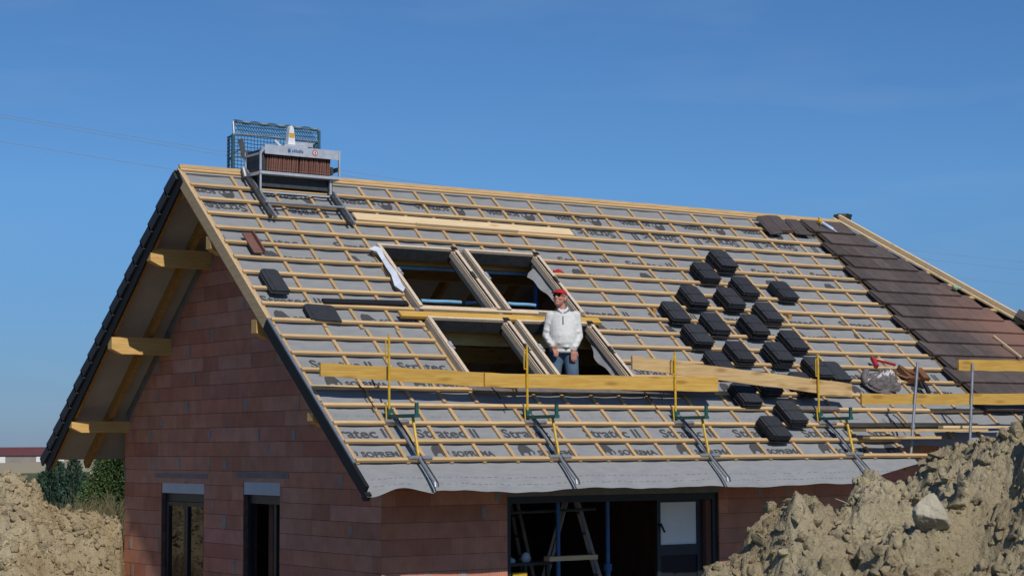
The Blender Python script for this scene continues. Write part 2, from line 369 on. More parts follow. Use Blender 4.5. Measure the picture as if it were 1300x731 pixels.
# gable wall (faces -x): coordinates (y, z)
TT = tan(TH)
zoff_under = -.225/CT
fzg = [(TT, ZR+zoff_under), (-TT, ZR+zoff_under)]
w1 = (1.06, 2.49, 0.25, 2.42); w2 = (-1.22, -.16, 0.0, 2.465)
gh = [w1, w2]
g = MB()
fg = lambda y,z,n: Vector((WX - n, y, z))
brick_wall(g, -WY, WY, ZR, gh, fg, fzg, seed=3, keep=((.9,2.76,2.44,2.6),(-1.52,.1,2.47,2.63)))
hb(g, 'wall', M['brick'])
gb = MB()
def slab_with_holes(mb, a0,a1,z0,z1, holes, fn, d0, d1, fz=None):
    ys = sorted(set([a0,a1]+[h[0] for h in holes]+[h[1] for h in holes]+([0.0] if fz else [])))
    for i in range(len(ys)-1):
        rs = [(ys[i], ys[i+1], z0, z1)]
        for h in holes: rs = subtract(rs, h)
        for (p,q,r,t) in rs:
            poly = [(p,r),(q,r),(q,t),(p,t)]
            if fz: poly = clip(poly, fz)
            if len(poly) >= 3: mb.prism(poly, fn, d0, d1)
slab_with_holes(gb, -WY+.002, WY-.002, 0, ZR, gh, fg, -.2, 0, fzg)
hb(gb, 'wall', M['mortar'])
# front wall (faces -y): coordinates (x, z)
fh = [(2.72, 6.20, .05, 2.29)]
f_ = MB(); ff = lambda x,z,n: Vector((x, -WY - n, z))
lint = (2.70, 6.22, 2.29, 2.40)
brick_wall(f_, WX-.012, XE, 3.15, fh+[lint], ff, None, seed=8)
hb(f_, 'wall', M['brick'])
fb = MB(); slab_with_holes(fb, WX, XE, 0, 3.15, fh+[lint], ff, -.2, 0); hb(fb, 'wall', M['mortar'])
l_ = MB(); l_.box(2.70, 6.22, -WY-.012, -WY+.2, 2.29, 2.40); hb(l_, 'lintel', M['concrete'])
for (y0,y1,z0,z1) in ((.94,2.72,2.49,2.55),(-1.47,.05,2.515,2.585)):
    l2 = MB(); l2.box(WX-.0165, WX+.1, y0, y1, z0, z1); hb(l2, 'lintel', M['concrete'])
# remaining walls, floors
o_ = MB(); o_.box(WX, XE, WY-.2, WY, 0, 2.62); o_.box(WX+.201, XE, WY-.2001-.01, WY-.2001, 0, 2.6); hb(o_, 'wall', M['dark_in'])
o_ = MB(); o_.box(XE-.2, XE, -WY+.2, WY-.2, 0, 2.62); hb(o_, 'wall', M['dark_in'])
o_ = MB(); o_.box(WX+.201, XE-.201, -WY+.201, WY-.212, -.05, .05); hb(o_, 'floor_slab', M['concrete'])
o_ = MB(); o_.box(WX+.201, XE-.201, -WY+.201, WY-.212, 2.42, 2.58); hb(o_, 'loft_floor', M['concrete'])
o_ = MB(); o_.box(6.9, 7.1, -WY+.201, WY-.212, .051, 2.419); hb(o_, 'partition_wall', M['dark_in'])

# windows in the gable
def gable_window(y0, y1, z0, z1, box_h, kind):
    wd = MB(); xf = WX+.06
    fr = .07
    for (a,b,c,d) in ((y0+.003,y0+fr,z0,z1-box_h-.002),(y1-fr,y1-.003,z0,z1-box_h-.002),(y0+fr+.001,y1-fr-.001,z1-box_h-.12,z1-box_h-.002),(y0+fr+.001,y1-fr-.001,z0,z0+fr)):
        wd.box(xf, xf+.07, a, b, c, d)
    win = hb(wd, 'window', M['anthracite'])
    bx = MB(); bx.box(WX-.004, WX+.16, y0+.012, y1-.012, z1-box_h, z1-.003)
    if kind == 2:
        for k in range(4): bx.box(WX-.008, WX-.0045, y0+.012, y1-.012, z1-box_h+.012+k*.042, z1-box_h+.036+k*.042)
    hb(bx, 'shutter_box', M['polystyrene'], win)
    if kind == 1:
        ym = (y0+y1)/2; zt = z1-box_h-.125
        sm = MB()
        for (a,b) in ((y0+fr+.003, ym-.004),(ym+.004, y1-fr-.003)):
            for (c,d,e,f) in ((a,a+.06,z0+fr+.003,zt),(b-.06,b,z0+fr+.003,zt),(a+.061,b-.061,zt-.06,zt),(a+.061,b-.061,z0+fr+.003,z0+fr+.063)):
                sm.box(xf-.015, xf+.05, c, d, e, f)
            pn = MB(); pn.box(xf+.015, xf+.03, a+.061, b-.061, z0+fr+.064, zt-.061); hb(pn, 'pane', M['glass'], win)
        hb(sm, 'sash', M['anthracite'], win)
    else:
        sm = MB()   # door leaf standing open, seen edge-on
        yy = -.72
        sm.box(xf+.09, xf+.75, yy-.10, yy-.03, z0+.05, z1-box_h-.13)
        hb(sm, 'door_leaf', M['anthracite'], win)
    return win
gable_window(*w1, .15, 1); gable_window(*w2, .175, 2)
o_ = MB(); o_.box(WX+.202, WX+.6, -.62, -.50, .051, 2.41); hb(o_, 'partition_wall', M['dark_in'])

# garage opening frame and its frosted sash
gd = MB()
yf = -WY+.03
for (a,b,c,d) in ((2.723,2.80,.05,2.288),(6.12,6.197,.05,2.288),(2.801,6.119,2.20,2.288)):
    gd.box(a, b, yf, yf+.09, c, d)
gdo = hb(gd, 'patio_door_frame', M['anthracite'])
sa = MB(); x0,x1,z0,z1 = 5.24,6.02,.06,2.195
for (a,b,c,d) in ((x0,x0+.06,z0,z1),(x1-.09,x1,z0,z1),(x0+.061,x1-.091,z1-.03,z1),(x0+.061,x1-.091,1.46,1.60),(x0+.061,x1-.091,z0,z0+.1)): sa.box(a,b,yf+.10,yf+.16,c,d)
sash = hb(sa, 'door_leaf', M['anthracite'])
pn = MB(); pn.box(x0+.061, x1-.091, yf+.12, yf+.14, 1.601, z1-.031); hb(pn, 'frosted_pane', M['frost'], sash)
pn = MB(); pn.box(x0+.061, x1-.091, yf+.12, yf+.14, z0+.101, 1.459); hb(pn, 'lower_panel', M['black'], sash)
hn = MB(); hn.box(x0+.03,x0+.05,yf+.06,yf+.099,1.86,1.89); hn.bar((x0+.04,yf+.07,1.88),(x0+.10,yf+.065,1.77),.02,.02); hb(hn, 'handle', M['black'], sash)
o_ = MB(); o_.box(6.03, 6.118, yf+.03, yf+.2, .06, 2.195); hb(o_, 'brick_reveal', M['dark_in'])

# ---- roof carcass
def purlin(mb, y, top, h=.245, wd=.14, x0=-.04):
    mb.box(x0, 12.2, y-wd/2, y+wd/2, top-h, top)
for sgn in (1,-1):
    for (y, t) in ((.95, ZR-1.01), (2.27, ZR-2.18), (3.74, ZR-3.372)):
        p_ = MB(); yy = sgn*y; x0 = -.04
        hgt = .245 if y < 3 else .17
        # end cut with a small chamfer underneath
        p_.prism([(x0, t-hgt+.075),(x0+.16, t-hgt),(12.0, t-hgt),(12.0, t),(x0, t)], lambda a,b,c,yy=yy: Vector((a, yy+c, b)), -.07, .07)
        hb(p_, 'purlin', M['purlin'])
p_ = MB(); p_.box(.02, 12.2, -.07, .07, ZR-.42, ZR-.20); hb(p_, 'ridge_beam', M['beam'])
RAF = [.02,.60,1.25,1.82,2.20,5.06,5.73,6.37,7.02,7.65,8.29,8.93,9.55,10.19,10.83,11.42,12.0]
SK_U = [(2.30,3.57),(3.71,4.97)]
for i, u in enumerate(RAF):
    r_ = MB(); r_.box(u-.035, u+.035, .06, 6.25 if u < 9 else 5.7, -.215, -.078, F); hb(r_, 'rafter', M['beam'])
    wr_ = .022 if u < .1 else .035; r_ = MB(); r_.box(u-wr_, u+wr_, .06, 6.15, -.235 if u < .1 else -.215, -.078, B); hb(r_, 'rafter', M['beam'])
r_ = MB(); r_.box(3.60,3.68,.06,6.25,-.215,-.078,F); hb(r_, 'rafter', M['beam'])
for u in (2.75,3.2,4.2,4.6):
    r_ = MB(); r_.box(u-.035,u+.035,.06,1.55,-.215,-.078,F); r_.box(u-.035,u+.035,4.85,6.25,-.215,-.078,F); hb(r_, 'rafter', M['beam'])
for (s0,s1) in ((1.56,1.64),(3.2,3.28),(4.78,4.86)):
    r_ = MB(); r_.box(2.24,5.02,s0,s1,-.215,-.08,F); hb(r_, 'trimmer', M['beam'])
for x in (3.64, 6.37, 9.0):
    r_ = MB(); r_.box(x+.04,x+.10,-2.2,2.2,ZR-2.0,ZR-1.8); hb(r_, 'collar_beam', M['beam'])
# back slope: deck seen from below, tiles on top
d_ = MB(); d_.box(-.03, 12.3, .0, 6.10, -.076, -.060, B); hb(d_, 'soffit_membrane', M['under_in'])
bt = MB()
for k in range(1, 19):
    sl_ = sb(k)+.055; tn = random.uniform(.85,1.1)
    P = []
    for (s_, n0, n1) in ((sl_-.40, -.012, .012), (sl_, .020, .048)):
        P.append((s_, n0, n1))
    (s0,a0,a1),(s1,b0,b1) = P
    u0,u1 = -.075,12.3
    bt.hexa([B(u0,s0,a0),B(u1,s0,a0),B(u1,s1,b0),B(u0,s1,b0),B(u0,s0,a1),B(u1,s0,a1),B(u1,s1,b1),B(u0,s1,b1)], tn)
    bt.hexa([B(u0-.012,s0+.03,-.13),B(u0+.02,s0+.03,-.13),B(u0+.02,s1,-.10),B(u0-.012,s1,-.10),B(u0-.012,s0+.03,a1),B(u0+.02,s0+.03,a1),B(u0+.02,s1,b1+.002),B(u0-.012,s1,b1+.002)], tn*.8)
hb(bt, 'back_roof_tiles', M['tile'])
bv = MB(); bv.box(-.052,-.030,.0,6.16,-.265,-.02,B); hb(bv, 'verge_board', M['black'])
# mortar bedding between gable and roof
o_ = MB(); o_.prism([(WX-.01,.10),(WX+.12,.10),(WX+.12,5.0),(WX-.01,5.0)], lambda a,b,c: B(a,b,c), -.24, -.079); hb(o_, 'mortar_fillet', M['concrete'])

# ---- underlay on the front slope, printed with the maker's rows
CB_A = [.02,.735,1.27,1.81,2.23,2.75,3.22,3.69,4.17,4.65,5.08,5.725,6.37,7.02,7.65,8.29,8.935,9.555,10.19,10.83,11.42,12.0]
CB_B = [.02,.73,1.32,1.78,2.25,3.2,3.65,4.12,4.58,5.06,5.725,6.365,7.02,7.65,8.29,8.935,9.53,10.19,10.82,11.42,12.0]
CB_C = [.02,.71,.97,1.31,1.78,2.25,2.75,3.2,3.63,4.12,4.58,5.05,5.72,6.33,6.97,7.6,8.25,8.92,9.52,10.19,10.82,11.42,12.0]
def cbset(s): return CB_A if s < 3.55 else (CB_B if s < 5.07 else CB_C)
OPEN = [(2.33,3.52,1.72,3.10),(3.76,4.92,1.72,3.10),(2.33,3.52,3.37,4.72),(3.76,4.92,3.37,4.72)]
def in_open(u, s): return any(a < u < b and c < s < d for a,b,c,d in OPEN)
def apron_end(u):
    if u > 9.07: return 5.80 + .03*noise.noise(Vector((u*1.3,7,0)))
    return 6.63 + .025*noise.noise(Vector((u*.8,2,0))) + (.035*sin(u*7.0+1.5) if u < .9 else 0) - max(0,u-7.6)*.24
def mem_n(u, s):
    cs = cbset(s); v = 0.
    for a, b in zip(cs[:-1], cs[1:]):
        if a <= u <= b:
            t = (u-a)/(b-a); v = sin(pi*t)**2*(.011+.007*noise.noise(Vector((a*3.1, s*1.4, 4)))); break
    w_ = .006*noise.noise(Vector((u*2.2, s*6, 1))) + .004*noise.noise(Vector((u*9, s*14, 3)))
    v = -.0445 - v + w_*.7
    for st in (1.18, 2.55, 3.9, 5.16):        # lap edges of the rolls stand up a little
        d = s-st
        if -.12 < d < 0: v += .010*(1+d/.12)*(1+.6*noise.noise(Vector((u*1.7, st, 9))))
    if s > 6.22:
        t = (s-6.22)/.4; v -= .045*t*t + .030*t*noise.noise(Vector((u*1.1, .5, 6)))
        if u < .8: v -= .05*t*sin(u*7.5+1.0)*(1-u/.8)
    if u > 9.07 and s > 5.62: v -= .55*(s-5.62)
    return v
un = MB(); us = np.concatenate([np.arange(-.03, 13.2, .055)]); nS = 122
idx = {}
def sgrid(u):
    e = apron_end(u); return [0.03 + (e-.03)*j/nS for j in range(nS+1)]
cols = [sgrid(float(u)) for u in us]
vs = []; fs = []
for i, u in enumerate(us):
    for j, s in enumerate(cols[i]): vs.append(F(float(u), s, mem_n(float(u), s)))
for i in range(len(us)-1):
    for j in range(nS):
        uc = float(us[i]+us[i+1])/2; sc_ = (cols[i][j]+cols[i+1][j+1])/2
        if in_open(uc, sc_) or uc > 12.25 + .75*sc_ : continue
        if uc > 9.035 and uc < 9.09 and sc_ > 5.5: continue
        a = i*(nS+1)+j; fs.append((a, a+1, a+nS+2, a+nS+1))
un.add(vs, fs)
under = hb(un, 'roof_underlay', M['under'], smooth=True, fix=False)
# dashed seam lines and print
def text_mesh(txt, size, bold):
    cu = bpy.data.curves.new('t', 'FONT'); cu.body = txt; cu.size = size; cu.offset = bold; cu.resolution_u = 3
    o = bpy.data.objects.new('t', cu); COL.objects.link(o)
    dg = bpy.context.evaluated_depsgraph_get(); me = bpy.data.meshes.new_from_object(o.evaluated_get(dg))
    vs = [(v.co.x, v.co.y) for v in me.vertices]; fs = [tuple(p.vertices) for p in me.polygons]
    bpy.data.objects.remove(o); bpy.data.curves.remove(cu); bpy.data.meshes.remove(me)
    x0 = min(v[0] for v in vs); x1 = max(v[0] for v in vs); y1 = max(v[1] for v in vs)
    return [((x-x0)/(x1-x0), y/y1) for x,y in vs], fs
T_A = text_mesh('Stratec II', 1, .022); T_B = text_mesh('SOPREMA', 1, .035)
# prehistoric-elephant emblem outline (x right, y up, unit box)
EL = [(.02,.02),(.02,.30),(.06,.62),(.16,.84),(.34,.98),(.50,.90),(.60,.96),(.74,.86),(.82,.66),(.90,.48),(.98,.30),(.94,.10),(.84,.06),(.86,.16),(.88,.30),(.80,.40),(.70,.34),(.66,.02),(.52,.02),(.52,.22),(.36,.26),(.22,.20),(.20,.02)]
pr_ = MB()
def put(vs2, fs2, u0, s0, w_, h_, flip):
    P = []
    for (x,y) in vs2:
        if flip: u, s = u0 + w_ - x*w_, s0 + y*h_
        else: u, s = u0 + x*w_, s0 - y*h_
        P.append((u,s))
    keep = [f for f in fs2 if not any(in_open(P[i][0],P[i][1]) or P[i][0] < .03 or P[i][0] > (8.95 if s0 > 5 else 11.38) or P[i][1] > apron_end(P[i][0])-.1 for i in f)]
    if keep: pr_.add([F(u,s,mem_n(u,s)+.0045) for u,s in P], keep)
from mathutils.geometry import tessellate_polygon
tri = [tuple(t) for t in tessellate_polygon([[Vector((x,y,0)) for x,y in EL]])]
ROWS = [(5.70, 1.086-1.25, False), (4.37, 1.46-1.25, False), (3.045, .05, False), (1.695, .447-1.25, False), (.755, 1.056-1.25, True)]
for (s0, ph, flip) in ROWS:
    for i in range(10):
        u = ph + 1.25*i
        put(*T_A, u, s0, .88, .165, flip)
        if not flip:
            put(EL, tri, u+.06, s0+.35, .23, .215, False); put(*T_B, u+.33, s0+.35, .60, .095, False)
        else:
            put(EL, tri, u+.60, s0-.345, .23, .19, True); put(*T_B, u-.02, s0-.345, .58, .09, True)
for s_ in (6.43, 6.53, 5.30, 2.66):
    u = .1
    while u < 8.6:
        l = random.uniform(.02,.07)
        if not in_open(u, s_) and not in_open(u+l, s_) and random.random() > .15:
            us_ = np.linspace(u, u+l, 5)
            P = [F(a,s_,mem_n(a,s_)+.003) for a in us_] + [F(a,s_+.0028,mem_n(a,s_+.0028)+.003) for a in us_]
            pr_.add(P, [(j,j+5,j+6,j+1) for j in range(4)])
        u += l+random.uniform(.02,.06)
hb(pr_, 'underlay_print', M['print'], under, fix=False)

# ---- battens
def batten(u0, u1, s, name='roof_batten', m='batten', n0=-.016, hh=.033, ww=.049):
    b = MB(); segs = max(1, int((u1-u0)/1.0)); pts = [u0+(u1-u0)*i/segs for i in range(segs+1)]
    j = [ (random.uniform(-.004,.004), random.uniform(-.003,.003)) for _ in pts]
    for i in range(segs):
        P = []
        for n in (n0, n0+hh):
            for (e,k) in ((i,-1),(i+1,-1),(i+1,1),(i,1)):
                P.append(F(pts[e], s + k*ww/2 + j[e][0], n + j[e][1]))
        b.hexa(P)
    return hb(b, name, M[m])
batten(-.02, 12.2, .03)
o_ = MB(); o_.box(-.03, 12.25, -.022, .022, ZR+.012, ZR+.058); hb(o_, 'ridge_batten', M['batten'])
rightend = lambda k: 11.40 + (.05 if k % 2 else 0)
for k in range(1, 19):
    s = sb(k); u1 = rightend(k)
    if k == 18: u1 = 9.33
    if k == 17: u1 = 9.0
    if k == 16: u1 = 10.9
    if k == 15: u1 = 11.3
    u0 = .0
    if 5 <= k <= 13:
        if k == 9:
            pass
        batten(u0, 2.235, s); batten(5.03, u1, s)
    else:
        batten(u0, u1, s)
for (cs, s0, s1) in ((CB_A,.02,3.54),(CB_B,3.56,5.045),(CB_C,5.10,6.20)):
    for u in cs:
        parts = [(s0,s1)]
        if u > 8.6 and s1 > 5.6: parts = [(s0, 5.75 if u > 9 else 6.2)]
        if 2.30 < u < 5.0:
            parts = [(s0,1.64)] if s0 < 1 else ([(4.80,5.045)] if s0 < 4 else [(s0,s1)])
        if 2.2 < u < 2.3 or 5.03 < u < 5.1: pass
        for (a,b) in parts:
            if b-a < .05: continue
            c_ = MB(); jx = random.uniform(-.008,.008)
            c_.hexa([F(u-.022,a,-.041),F(u+.022,a,-.041),F(u+.022+jx,b,-.041),F(u-.022+jx,b,-.041),F(u-.022,a,-.0175),F(u+.022,a,-.0175),F(u+.022+jx,b,-.0175),F(u-.022+jx,b,-.0175)])
            hb(c_, 'counter_batten', M['cbatten'])
# verge boards of the front slope
o_ = MB(); o_.box(-.045,-.004,-.02,3.42,-.165,-.002,F); hb(o_, 'verge_board', M['fascia'])
o_ = MB(); o_.box(-.052,-.006,3.425,6.60,-.165,-.022,F); o_.box(-.050,.03,6.602,6.66,-.19,-.10,F); hb(o_, 'verge_board', M['black'])
o_ = MB(); o_.box(-.045,-.006,3.425,6.2,-.021,-.002,F); hb(o_, 'verge_lath', M['steel'])

# ---- laid tiles and the hip
lt = MB(); rt = random.Random(5)
for k in range(1, 16):
    sl_ = sb(k)+.06; st = sl_-.41
    ue = 11.97 + .655*sl_
    u = 11.31 + (.14 if k % 2 == 0 else 0)
    first = True
    while u < ue:
        u2 = min(u+.30, ue); tn = rt.uniform(.82,1.18); j = rt.uniform(-.003,.003)
        a0,a1 = .018,.040; b0,b1 = .048+j,.082+j
        lt.hexa([F(u+.002,st,a0),F(u+.002,sl_,b0),F(u2-.002,sl_,b0),F(u2-.002,st,a0),F(u+.002,st,a1),F(u+.002,sl_,b1),F(u2-.002,sl_,b1),F(u2-.002,st,a1)], tn)
        if first:   # side lap of the edge tile
            lt.hexa([F(u-.055,st+.02,.014),F(u-.055,sl_-.03,.036),F(u+.001,sl_-.03,.036),F(u+.001,st+.02,.014),F(u-.055,st+.02,.026),F(u-.055,sl_-.03,.050),F(u+.001,sl_-.03,.050),F(u+.001,st+.02,.026)], .55)
            first = False
        u = u2
hb(lt, 'roof_tiles', M['laid'])
# hip face on the far right
hp = MB(); e0 = 6.5
apx = Vector((12.3,0,ZR-.03)); c1 = Vector((12.3+e0*CT,-e0*CT,ZR-e0*ST-.03)); c2 = Vector((12.3+e0*CT,e0*CT,ZR-e0*ST-.03))
dn = Vector((0,0,-.05)); hp.add([apx,c1,c2,apx+dn,c1+dn,c2+dn], [(0,1,2),(5,4,3),(0,3,4,1),(1,4,5,2),(2,5,3,0)])
hb(hp, 'hip_roof', M['tile'])
def hipp(s, n, off): return F(12.3+.735*s, s, n) + Vector((.5,-.0,0))*off
for (n, off, wd, hh) in ((.085,.06,.045,.06),(.03,-.12,.035,.03),(.03,.02,.03,.03)):
    for (a,b) in ((-.10,1.32),(1.325,2.92),(2.925,5.6)):
        h_ = MB(); h_.bar(hipp(a,n,off), hipp(b,n,off), wd, hh, up=(0,-ST,CT)); hb(h_, 'hip_batten', M['board'])
for k in range(2, 12):
    s = sb(k); u0 = 11.97+.655*(s+.06)
    if u0 < 12.2+.735*s: batten(u0+.01, 12.28+.735*s, s)

# ---- skylights
def skylight(u0, u1, s0, s1, lab=None):
    fr = MB(); ws = .050; nb, ntp = -.13, .088
    fr.box(u0, u0+ws, s0, s1, nb, ntp, F); fr.box(u1-ws, u1, s0, s1, nb, ntp, F)
    fr.box(u0+ws+.001, u1-ws-.001, s0, s0+ws*.7, .045, ntp-.004, F); fr.box(u0+ws+.001, u1-ws-.001, s1-ws*.8, s1, nb, ntp-.03, F)
    sk = hb(fr, 'skylight', M['frame'])
    hl_ = MB(); hl_.box(u0+ws+.002, u1-ws-.002, s0-.002, s0+ws*.7+.004, nb, .044, F); hb(hl_, 'head_seal_shade', M['darksteel'], sk)  # dark seal facing; its colour also stands in for shade under the head
    sd = MB(); sd.box(u0-.010, u0-.001, s0+.02, s1-.01, -.05, .062, F); hb(sd, 'side_flashing', M['frameside'], sk); sd = MB(); sd.box(u1+.001, u1+.010, s0+.02, s1-.01, -.05, .062, F); hb(sd, 'side_flashing', M['frameside'], sk)
    rl = MB(); rl.box(u1-ws-.060, u1-ws-.002, s0+.06, s1-.05, -.02, .060, F); hb(rl, 'guide_rail', M['frame'], sk)
    rl = MB(); rl.box(u1-ws-.012, u1-ws-.0005, s0+.1, s1-.06, .061, .085, F); rl.box(u1-ws-.05,u1-ws-.035,s0+.08,s1-.06,.061,.066,F); hb(rl, 'seal_strip', M['darksteel'], sk)
    sm = (s0+s1)/2 - .06
    for u in (u0+ws, u1-ws):
        hg = MB(); hg.box(u-.022, u+.022, sm-.07, sm+.03, .089, .103, F); hg.box(u-.015, u+.032, sm+.04, sm+.075, .07, .096, F); hb(hg, 'hinge', M['darksteel' if u > u0+ws+.1 else 'alu'], sk)
    br = MB(); br.box(u0-.05, u0+.06, s1-.02, s1+.05, -.01, .03, F); hb(br, 'corner_bracket', M['steel'], sk)
    tp = MB(); tp.box(u1-ws-.05, u1-.005, s0-.01, s0+.05, .089, .10, F); hb(tp, 'rail_cap', M['black'], sk)
    return sk
for (u0,u1) in ((2.285,3.575),(3.70,4.975)):
    skylight(u0,u1,1.69,3.125); skylight(u0,u1,3.36,4.76)
# strip of cut underlay hanging inside the right-hand openings
for (ua,sa_,sb_,dm,pk) in ((4.915,1.80,3.02,.17,.08),(4.915,3.50,4.72,.10,.28)):
    t_ = MB(); nn = 18; vs = []
    for i in range(nn+1):
        f_q = i/nn; s = sa_+(sb_-sa_)*f_q
        d = dm*(f_q/pk if f_q < pk else 1-.75*(f_q-pk)/(1-pk)) + .005*sin(i*1.3)
        z = -.05-.10*d/dm-.012*sin(i*1.1)
        vs += [F(ua,s,-.03), F(ua-d,s+.02,z), F(ua-d,s+.02,z-.003), F(ua,s,-.033)]
    fs = []
    for i in range(nn):
        for k in range(4): a = i*4; fs.append((a+k,a+(k+1)%4,a+4+(k+1)%4,a+4+k))
    t_.add(vs,fs); hb(t_, 'underlay_flap', M['under'], smooth=False)

# ------------------------------------------------------------------ boards, sheets and loose pieces on the roof
def roof_piece(name, m, label, cat, u, s, n, build, rotz=0., group=None, extra=None):
    """thing lying on the front slope: local x to the right, y up the slope, z away from the roof"""
    e = Matrix.Rotation(TH, 4, 'X') @ Matrix.Rotation(rotz, 4, 'Z')
    mb = MB(); build(mb)
    o = mb.build(name, m); o.location = F(u, s, n); o.rotation_euler = e.to_euler()
    tag(o, label, cat, group)
    return o
def plank_b(L, wd, th, sag=0.):
    def f(mb):
        N_ = 8; vs = []
        for i in range(N_+1):
            x = -L/2 + L*i/N_; z = sag*sin(i*2.3)
            vs += [(x,-wd/2,z),(x,wd/2,z),(x,wd/2,z+th),(x,-wd/2,z+th)]
        fs = [(3,2,1,0), tuple(N_*4+k for k in range(4))]
        for i in range(N_):
            for k in range(4): a = i*4; fs.append((a+k,a+(k+1)%4,a+4+(k+1)%4,a+4+k))
        mb.add(vs, fs)
    return f
roof_piece('board', M['board'], 'pale wide board lying near the ridge beside the lift rail, upper of two', 'board', 4.15, .955, .016, plank_b(3.74,.17,.022), -.004)
roof_piece('board', M['board'], 'narrow pale board lying below the wide board near the ridge', 'board', 4.10, 1.062, .016, plank_b(1.75,.03,.05))
roof_piece('board', M['plank'], 'yellow board lying between the upper and lower roof windows', 'board', 3.55, 3.275, .016, plank_b(3.26,.115,.04), .006)
roof_piece('board', M['board'], 'short thin pale board under the upper roof windows', 'board', 3.22, 3.175, .060, plank_b(1.9,.035,.02))

# planks of the edge guard (upright boards) and walkway boards
def upright_plank(name, label, x0, zt0, zb0, x1, zt1, zb1, y0, y1, th, m):
    mb = MB(); N_ = 14; vs = []
    for i in range(N_+1):
        t = i/N_; x = x0+(x1-x0)*t; y = y0+(y1-y0)*t; w_ = .004*sin(i*1.7+x0)
        zt = zt0+(zt1-zt0)*t + w_ + ZR; zb = zb0+(zb1-zb0)*t + w_ + ZR
        vs += [(x,y-th/2,zb),(x,y+th/2,zb),(x,y+th/2,zt),(x,y-th/2,zt)]
    fs = [(0,1,2,3), tuple(N_*4+k for k in (3,2,1,0))]
    for i in range(N_):
        for k in range(4): a = i*4; fs.append((a+k,a+4+k,a+4+(k+1)%4,a+(k+1)%4))
    mb.add(vs, fs); return solo(mb, name, m, label, 'plank', group='guard planks along the eave')
YP = -4.10
upright_plank('guard_plank', 'yellow guard plank in front of the first post, leftmost along the eave', -.068,-2.789,-2.946, 2.75,-2.880,-3.062, YP+.07, YP+.07, .03, M['plank'])
upright_plank('guard_plank', 'long level yellow guard plank just below the standing man', 2.233,-2.872,-3.044, 6.015,-2.867,-3.058, YP+.036, YP+.036, .03, M['plank'])
upright_plank('guard_plank', 'knotty pale plank tilted down to the right across the tile bundles', 4.577,-2.601,-2.776, 8.50,-2.916,-3.107, YP+.07, YP+.04, .035, M['rawplank'])
YG = -4.72
upright_plank('guard_plank', 'yellow guard plank resting against both grey steel posts', 8.085,-3.081,-3.223, 12.4,-3.020,-3.195, YG+.045, YG+.045, .035, M['plank'])
upright_plank('guard_plank', 'short yellow guard plank in front of the brown laid tiles', 10.03,-2.561,-2.720, 12.4,-2.535,-2.70, YG+.045, YG+.045, .035, M['plank'])

def guard_post(u, ztop, label):
    base = F(u, 5.375, .0)
    t = thing('guard_post', label, 'guard post', base, group='yellow guard posts on the roof')
    top = ZR + ztop - base.z
    mb = MB(); mb.tube([(0,.04,.06),(-.003,.04,top)], .015, 8); mb.build('upright', M['yellow'], t)
    mb = MB()
    mb.tube([(0,.04,top-.30),(-.05,.035,top-.30),(-.055,.03,top-.26),(-.055,.03,top-.10),(-.05,.035,top-.07),(0,.04,top-.07)], .009, 6)
    mb.build('plank_hook', M['yellow'], t)
    mb = MB(); mb.tube([(-.06,.0,-.03),(-.06,.02,.16)], .009, 6); mb.build('clip', M['yellow'], t)
    mb = MB(); mb.box(-.035,.035,-.60,.07,-.012,.030); mb.box(-.02,.02,-.60,-.57,.03,.16); mb.box(-.04,.04,.0,.08,.03,.10); mb.build('bracket_arm', M['green'], t)
    s2 = F(u,6.18,.03)-base
    mb = MB(); mb.tube([(0,-.50,-.012),(0.0,s2.y+.02,s2.z+.06),(0,s2.y+.02,s2.z+.02)], .018, 8); mb.build('strut', M['yellow'], t)
    a = F(u,5.36,.035)-base; b = F(u,6.62,.035)-base; dx = -.055*(u/8+.6)
    for k, (ox, wd) in enumerate(((0,.018),(.042,.009))):
        mb = MB(); mb.tube([a+Vector((ox,0,0)), b+Vector((ox,0,0)), b+Vector((ox,-.012,-.05))], wd, 8); mb.build('hook_rail', M['steel' if k == 0 else 'darksteel'], t)
    mb = MB()
    for s_ in (5.49, 6.165):
        q = F(u,s_,.03)-base; mb.bar(q+Vector((-.14,0,0)), q+Vector((.18,0,0)), .05, .02, up=(0,-ST,CT))
    mb.build('clamp', M['steel'], t)
    return t
for u, zt, lb in ((.835,-2.429,'yellow guard post in front of the leftmost plank, far from the man'),(2.855,-2.511,'yellow guard post just left of the standing man'),
                  (5.25,-2.535,'yellow guard post where the tilted plank begins, right of the roof windows'),(7.83,-2.518,'yellow guard post in front of the tile bundles at the tilted plank end')):
    guard_post(u, zt, lb)
def grey_post(b, t_, label):
    mb = MB(); mb.tube([b, t_], .021, 8)
    d = (Vector(t_)-Vector(b)); 
    o = thing('steel_post', label, 'steel post', b, group='grey steel posts by the right eave')
    mb = MB(); mb.tube([(0,0,0), d], .021, 10); mb.build('tube', M['steel'], o)
    mb = MB(); mb.tube([d*.30+Vector((0,0,0)), d*.345], .03, 8); mb.build('coupler', M['steel'], o)
    return o
grey_post((8.982,YG,ZR-3.95), (9.162,YG,ZR-2.624), 'grey steel post leaning slightly beside the tool belt')
grey_post((10.19,YG,ZR-3.75), (10.291,YG,ZR-2.613), 'upright grey steel post in front of the brown laid tiles')
